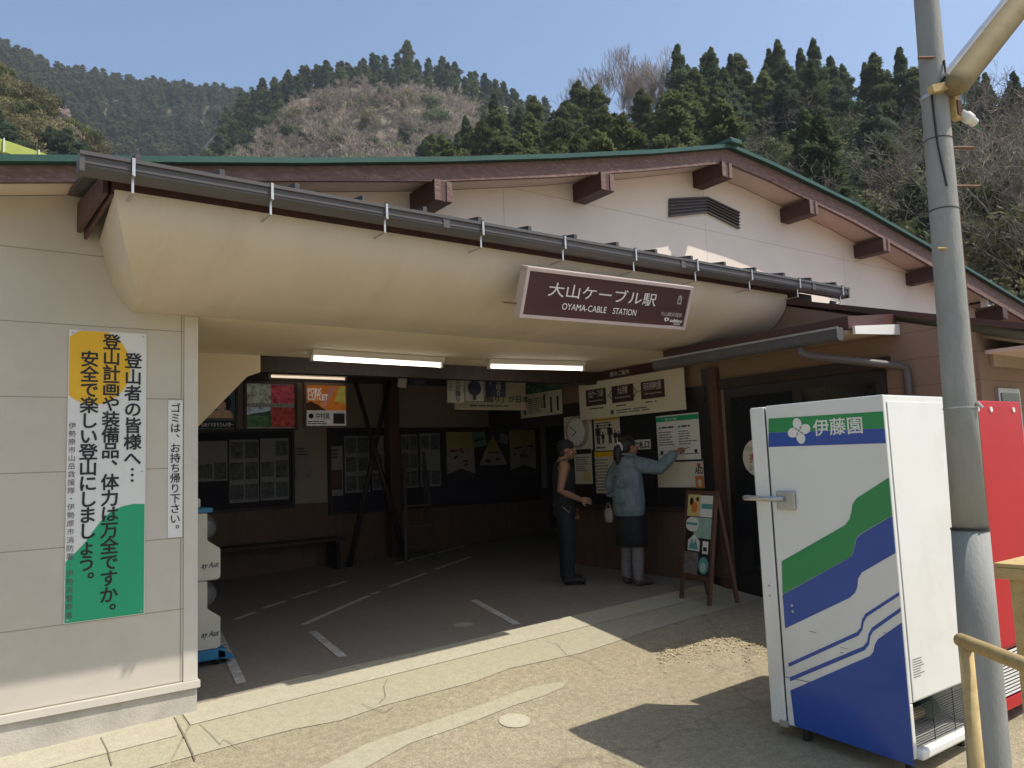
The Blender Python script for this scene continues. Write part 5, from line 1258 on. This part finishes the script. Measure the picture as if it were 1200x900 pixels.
def bare(seed, h, spread=.9, depth=5, m=None, name='branches', n3=3, upright=.5, blossom=None, r0=None, twig=.006):
    r_ = random.Random(seed); mb = MB(); tips = []
    def grow(p, d, l, r, lev):
        n = 4 if lev < 2 else 3; pts = [p]; rs = [r]; q = p.copy(); dd = d.copy()
        for i in range(n):
            dd = (dd + Vector((r_.gauss(0, .16), r_.gauss(0, .16), r_.gauss(.02, .10) + .06 * upright))).normalized(); q = q + dd * (l / n); pts.append(q.copy()); rs.append(max(r * (1 - .55 * (i + 1) / n), twig))
        mb.tube(pts, rs, 5 if lev < 2 else 3, cap=False)
        if lev >= depth: tips.append(q); return
        k = n3 + (1 if r_.random() < .5 else 0)
        for j in range(k):
            t = r_.uniform(.35, 1) if j else 1.0; i = min(int(t * n), n - 1); b = pts[i].lerp(pts[i + 1], t * n - i if t < 1 else 1)
            ax_ = Vector((r_.gauss(0, 1), r_.gauss(0, 1), r_.gauss(0, .4))); nd = (dd * (1.0 if j == 0 else .55) + ax_.normalized() * spread * (.45 if j == 0 else .75) + Vector((0, 0, .25 * upright))).normalized()
            grow(b, nd, l * r_.uniform(.58, .80), max(rs[i] * .62, twig), lev + 1)
    grow(Vector((0, 0, -.4)), Vector((r_.gauss(0, .08), r_.gauss(0, .08), 1)).normalized(), h * .36, r0 or h * .017, 0)
    me = bpy.data.meshes.new(name); me.from_pydata(mb.v, [], mb.f); me.materials.append(m)
    bl = None
    if blossom:
        vs = []; fs = []
        for t in tips:
            for _ in range(5):
                c = t + Vector((r_.gauss(0, .22), r_.gauss(0, .22), r_.gauss(0, .2))); s = r_.uniform(.05, .12); u = Vector((r_.gauss(0, 1), r_.gauss(0, 1), r_.gauss(0, 1))).normalized(); v = u.orthogonal().normalized()
                o_ = len(vs); vs += [tuple(c + u * s), tuple(c + v * s), tuple(c - u * s), tuple(c - v * s)]; fs.append((o_, o_ + 1, o_ + 2, o_ + 3))
        bl = rawmesh('blossom', vs, fs, blossom)
    return me, bl
def broadleaf(seed, r, h, n, s):
    r_ = random.Random(seed); vs = []; fs = []; lobes = [(Vector((r_.gauss(0, r * .45), r_.gauss(0, r * .45), h * r_.uniform(.35, .85))), r * r_.uniform(.35, .7)) for _ in range(9)]
    for _ in range(n):
        c0, q = r_.choice(lobes); d = Vector((r_.gauss(0, 1), r_.gauss(0, 1), r_.gauss(0, .8))).normalized(); c = c0 + d * q * r_.uniform(.5, 1.05)
        u = (d + Vector((r_.gauss(0, .6), r_.gauss(0, .6), r_.gauss(0, .6)))).orthogonal().normalized(); v = d.cross(u).normalized(); l = s * r_.uniform(.5, 1.3)
        o_ = len(vs); vs += [tuple(c - u * l), tuple(c - v * l * .6), tuple(c + u * l), tuple(c + v * l * .5)]; fs.append((o_, o_ + 1, o_ + 2, o_ + 3))
    return vs, fs
def kind(name, parts):                                          # a tree kind: list of (part name, mesh)
    return (name, parts)
def plant(k, loc, sc, label, cat, group, rz=None, sz=1.0, flat_=False):
    name, parts = k
    if flat_:
        o = bpy.data.objects.new(name, parts[0][1]); COL.objects.link(o); tag(o, label, cat, group)
    else:
        o = bpy.data.objects.new(name, None); COL.objects.link(o); tag(o, label, cat, group)
        for pn, me in parts:
            c = bpy.data.objects.new(pn, me); COL.objects.link(c); c.parent = o
    o.location = loc; o.scale = (sc, sc, sc * sz); o.rotation_euler = (0, 0, rnd.uniform(0, 2 * PI) if rz is None else rz)
    return o
con = []
for i in range(5):
    h = (10.5, 12, 11, 13, 9)[i]; v, f = conifer(10 + i, h, (2.9, 3.3, 3.7, 2.7, 3.4)[i], (15000, 17000, 17000, 15000, 16000)[i], .33, (.6, .9, .7, .6, .5)[i], (.70, .55, .52, .78, .48)[i])
    con.append(kind('conifer', [('crown', rawmesh('crown', v, f, fol[(0, 1, 1, 0, 2)[i]])), ('trunk', trunkmesh('trunk', h * .97, .2, bark, i))]))
smallcon = []
for i in range(4):
    h = (9, 10, 8, 9.5)[i]; v, f = conifer(30 + i, h, (2.6, 2.9, 3.4, 2.4)[i], 1300, .95, .5, .5); smallcon.append(kind('conifer', [('crown', rawmesh('crown', v, f, fol[(0, 2, 0, 1)[i]]))]))
bares = []
for i in range(4):
    me, _ = bare(50 + i, (9, 8, 10, 7.5)[i], .95, 5, barkpale, upright=(.2, .4, .6, .1)[i], twig=.011); bares.append(kind('bare_tree', [('branches', me)]))
bareup = []
for i in range(2):
    me, _ = bare(60 + i, 11, .6, 5, barkbrown, upright=1.3, twig=.014); bareup.append(kind('bare_tree', [('branches', me)]))
barefar = []
for i in range(3):
    me, _ = bare(70 + i, 8, .85, 4, barkbrown, n3=4, upright=.6, twig=.028); barefar.append(kind('bare_tree', [('branches', me)]))
blm = M('cherry_blossom', (.62, .47, .44), .8, var=.2, scale=2)
me, bl = bare(80, 7, .9, 5, barkbrown, upright=.3, blossom=blm, twig=.014); cherry = kind('cherry_tree', [('branches', me), ('blossom', bl)])
bushes = []
for i, c in enumerate(((.105, .115, .040), (.065, .09, .034), (.15, .135, .06))):
    v, f = broadleaf(90 + i, 2.2, 3.4, 2600, .16); bushes.append(kind('shrub', [('foliage', rawmesh('foliage', v, f, M('shrub_leaves', c, .7, var=.5, scale=1.2, objvar=.4, spec=.2, leaf=.3)))]))

cells = {}
def where(x, y):
    col = 'left' if x < 240 else 'centre' if x < 700 else 'right'
    return col
def visible(p, h): 
    x, y = proj(p + Vector((0, 0, h))); return -60 < x < 1260 and y < roofy(x) + 6
rt = random.Random(21)
# near hill: conifers in the middle and along the crest
placed = []
def spaced(p, d):
    for q in placed:
        if (q - p).length_squared < d * d: return False
    placed.append(p); return True
tries = 0; n_ = 0
while n_ < 150 and tries < 12000:
    tries += 1
    x = rt.uniform(500, 1260); t = rt.uniform(.18, 1.02); p = HC.at(x, t)
    bare_zone = x > 820 and t < float(np.interp(x, [820, 900, 1000, 1200, 1300], [.55, .62, .70, .78, .80]))
    if (bare_zone and rt.random() > .05) or (685 < x < 792 and t > .80): continue
    k = con[rt.choice((1, 1, 2, 2, 4)) if (x < 860 and t < .75) else rt.choice((0, 3, 4, 0, 1))]
    sc = rt.uniform(.58, .88) * (1.0 if t > .7 else .85) * (1.10 if 790 < x < 1030 else 1.0)
    if x > 1010: sc *= .85
    if x < 640: sc *= .9
    if not visible(p, 11 * sc) or not spaced(p, 2.7): continue
    plant(k, p, sc, 'dark evergreen conifer crowded among its like on the hillside behind the station', 'conifer', 'conifers on the near hillside'); n_ += 1
placed = []; n_ = 0; tries = 0
while n_ < 46 and tries < 6000:
    tries += 1; x = rt.uniform(835, 1330); t = rt.uniform(.05, .86); p = HC.at(x, t)
    if t > float(np.interp(x, [820, 900, 1000, 1200, 1300], [.56, .64, .72, .80, .82])) or not visible(p, 8) or not spaced(p, 2.4): continue
    plant(rt.choice(bares), p, rt.uniform(.7, 1.15), 'leafless pale branched tree tangled among others on the steep right hillside', 'bare tree', 'bare trees on the right hillside'); n_ += 1
n_ = 0; tries = 0; placed = []
while n_ < 120 and tries < 6000:
    tries += 1; x = rt.uniform(640, 1300); t = rt.uniform(.05, .85); p = HC.at(x, t)
    if not visible(p, 3.0) or not spaced(p, 2.0): continue
    plant(bushes[rt.choice((0, 0, 1, 2))], p, rt.uniform(.5, 1.1), 'olive green shrub growing between the trees of the near hillside', 'shrub', 'shrubs on the near hillside'); n_ += 1
for i, x in enumerate((690, 708, 726, 742, 756, 772, 788, 700, 735, 765)):
    p = HC.at(x, .90 + .03 * (i % 3)); plant(bareup[i % 2], p, rt.uniform(1.0, 1.25), 'tall grey leafless tree with upswept twigs on the crest left of the conifers', 'bare tree', 'bare trees on the crest')
# middle hill: conifers on the crest, brown leafless wood on the slope
placed = []; n_ = 0; tries = 0
while n_ < 140 and tries < 9000:
    tries += 1; x = rt.uniform(255, 640); t = 1 - abs(rt.gauss(0, .07)); lim = float(np.interp(x, [255, 300, 340, 420, 520, 640], [.6, .7, .88, .92, .88, .75])); t = rt.uniform(lim, 1.0); p = HB.at(x, t)
    if not spaced(p, 3.0): continue
    plant(rt.choice(smallcon), p, rt.uniform(.55, .85), 'small dark conifer on the crest of the middle hill', 'conifer', 'conifers on the middle hill', flat_=True); n_ += 1
plant(con[2], HB.at(478, 1.0), .95, 'lone tall pine standing above the crest of the middle hill', 'conifer', None)
placed = []; n_ = 0; tries = 0
while n_ < 250 and tries < 9000:
    tries += 1; x = rt.uniform(225, 560); t = rt.uniform(.25, .9); lim = float(np.interp(x, [225, 300, 340, 420, 520, 600], [.6, .66, .82, .9, .82, .7])); p = HB.at(x, t)
    if t > lim or not visible(p, 7) or not spaced(p, 2.9): continue
    plant(rt.choice(barefar), p, rt.uniform(.65, 1.05), 'leafless brown tree within the bare wood on the middle hill', 'bare tree', 'bare brown trees on the middle hill', flat_=True); n_ += 1
placed = []; n_ = 0; tries = 0
while n_ < 46 and tries < 3000:
    tries += 1; x = rt.uniform(235, 520); t = rt.uniform(.25, .8); p = HB.at(x, t)
    if not visible(p, 3.5) or not spaced(p, 5): continue
    plant(bushes[rt.choice((0, 1, 1, 2))], p, rt.uniform(.9, 1.5), 'green evergreen shrub dotted through the bare wood of the middle hill', 'shrub', 'shrubs on the middle hill', flat_=True); n_ += 1
for i, (x, t, s) in enumerate(((392, .34, 1.0), (418, .36, 1.15), (442, .33, 1.0), (372, .36, .8))):
    plant(cherry, HB.at(x, t), s, 'pale pink cherry tree in blossom just above the roof line', 'cherry tree', 'cherry trees in blossom')
# left hill: shrubs and conifers
placed = []; n_ = 0; tries = 0
while n_ < 60 and tries < 4000:
    tries += 1; x = rt.uniform(-30, 125); t = rt.uniform(.4, 1.0); p = HL.at(x, t)
    if not visible(p, 3) or not spaced(p, 2.0): continue
    plant(bushes[rt.choice((0, 2, 2, 2))], p, rt.uniform(.55, 1.0), 'olive shrub on the left slope', 'shrub', 'shrubs on the left slope', flat_=True); n_ += 1
for x, t, s in ((-5, .55, .75), (12, .50, .7), (60, .62, .6), (78, .60, .75), (95, .62, .7), (92, .55, .6)):
    plant(con[4], HL.at(x, t), s, 'dark spreading conifer at the foot of the left slope', 'conifer', 'conifers on the left slope')
for x, t in ((62, .86), (70, .8), (80, .82)): plant(cherry, HL.at(x, t), .55, 'small blossoming cherry high on the left slope', 'cherry tree', 'cherry trees on the left slope')
# far hill: an unbroken conifer forest
vs = []; fs = []; mi = []
vars_ = []
for i in range(5):
    v, f = conifer(200 + i, 12, 2.9, 210, 1.7, .5, .55); vars_.append((np.array(v), np.array(f)))
V = []; Fc = []; off = 0; tot = 0; tries = 0
while tot < 1500 and tries < 20000:
    tries += 1; x = rt.uniform(-110, 430); t = rt.uniform(.3, 1.0) if rt.random() < .85 else rt.uniform(.97, 1.02); p = HA.at(x, t)
    if not visible(p, 12): continue
    v, f = rt.choice(vars_); s = rt.uniform(.55, 1.0); a = rt.uniform(0, 6.3); ca, sa = math.cos(a) * s, math.sin(a) * s
    q = np.stack([v[:, 0] * ca - v[:, 1] * sa + p.x, v[:, 0] * sa + v[:, 1] * ca + p.y, v[:, 2] * s + p.z], 1); V.append(q); Fc.append(f + off); off += len(v); tot += 1
me = rawmesh('far_forest', np.concatenate(V).tolist(), np.concatenate(Fc).tolist(), M('far_forest_needles', (.120, .132, .074), .8, var=.4, scale=.12, spec=.2, leaf=.35))
o = bpy.data.objects.new('far_forest', me); COL.objects.link(o); tag(o, 'unbroken dark conifer forest covering the far hill', 'forest', kind='stuff')

# ------------------------------------------------------------------ spring haze in the valley
hz_ = MB().box(-920, 920, -920, 920, -2.5, 290).build('haze', bpy.data.materials.new('valley_haze'))
m = hz_.data.materials[0]; m.use_nodes = True; t = m.node_tree; t.nodes.clear()
pv = t.nodes.new('ShaderNodeVolumePrincipled'); pv.inputs['Color'].default_value = (.80, .88, 1.0, 1); pv.inputs['Density'].default_value = .00034; pv.inputs['Anisotropy'].default_value = .2
ou = t.nodes.new('ShaderNodeOutputMaterial'); t.links.new(pv.outputs[0], ou.inputs['Volume'])
hz_['kind'] = 'stuff'; hz_['label'] = 'thin pale blue spring haze filling the valley'; hz_['category'] = 'haze'
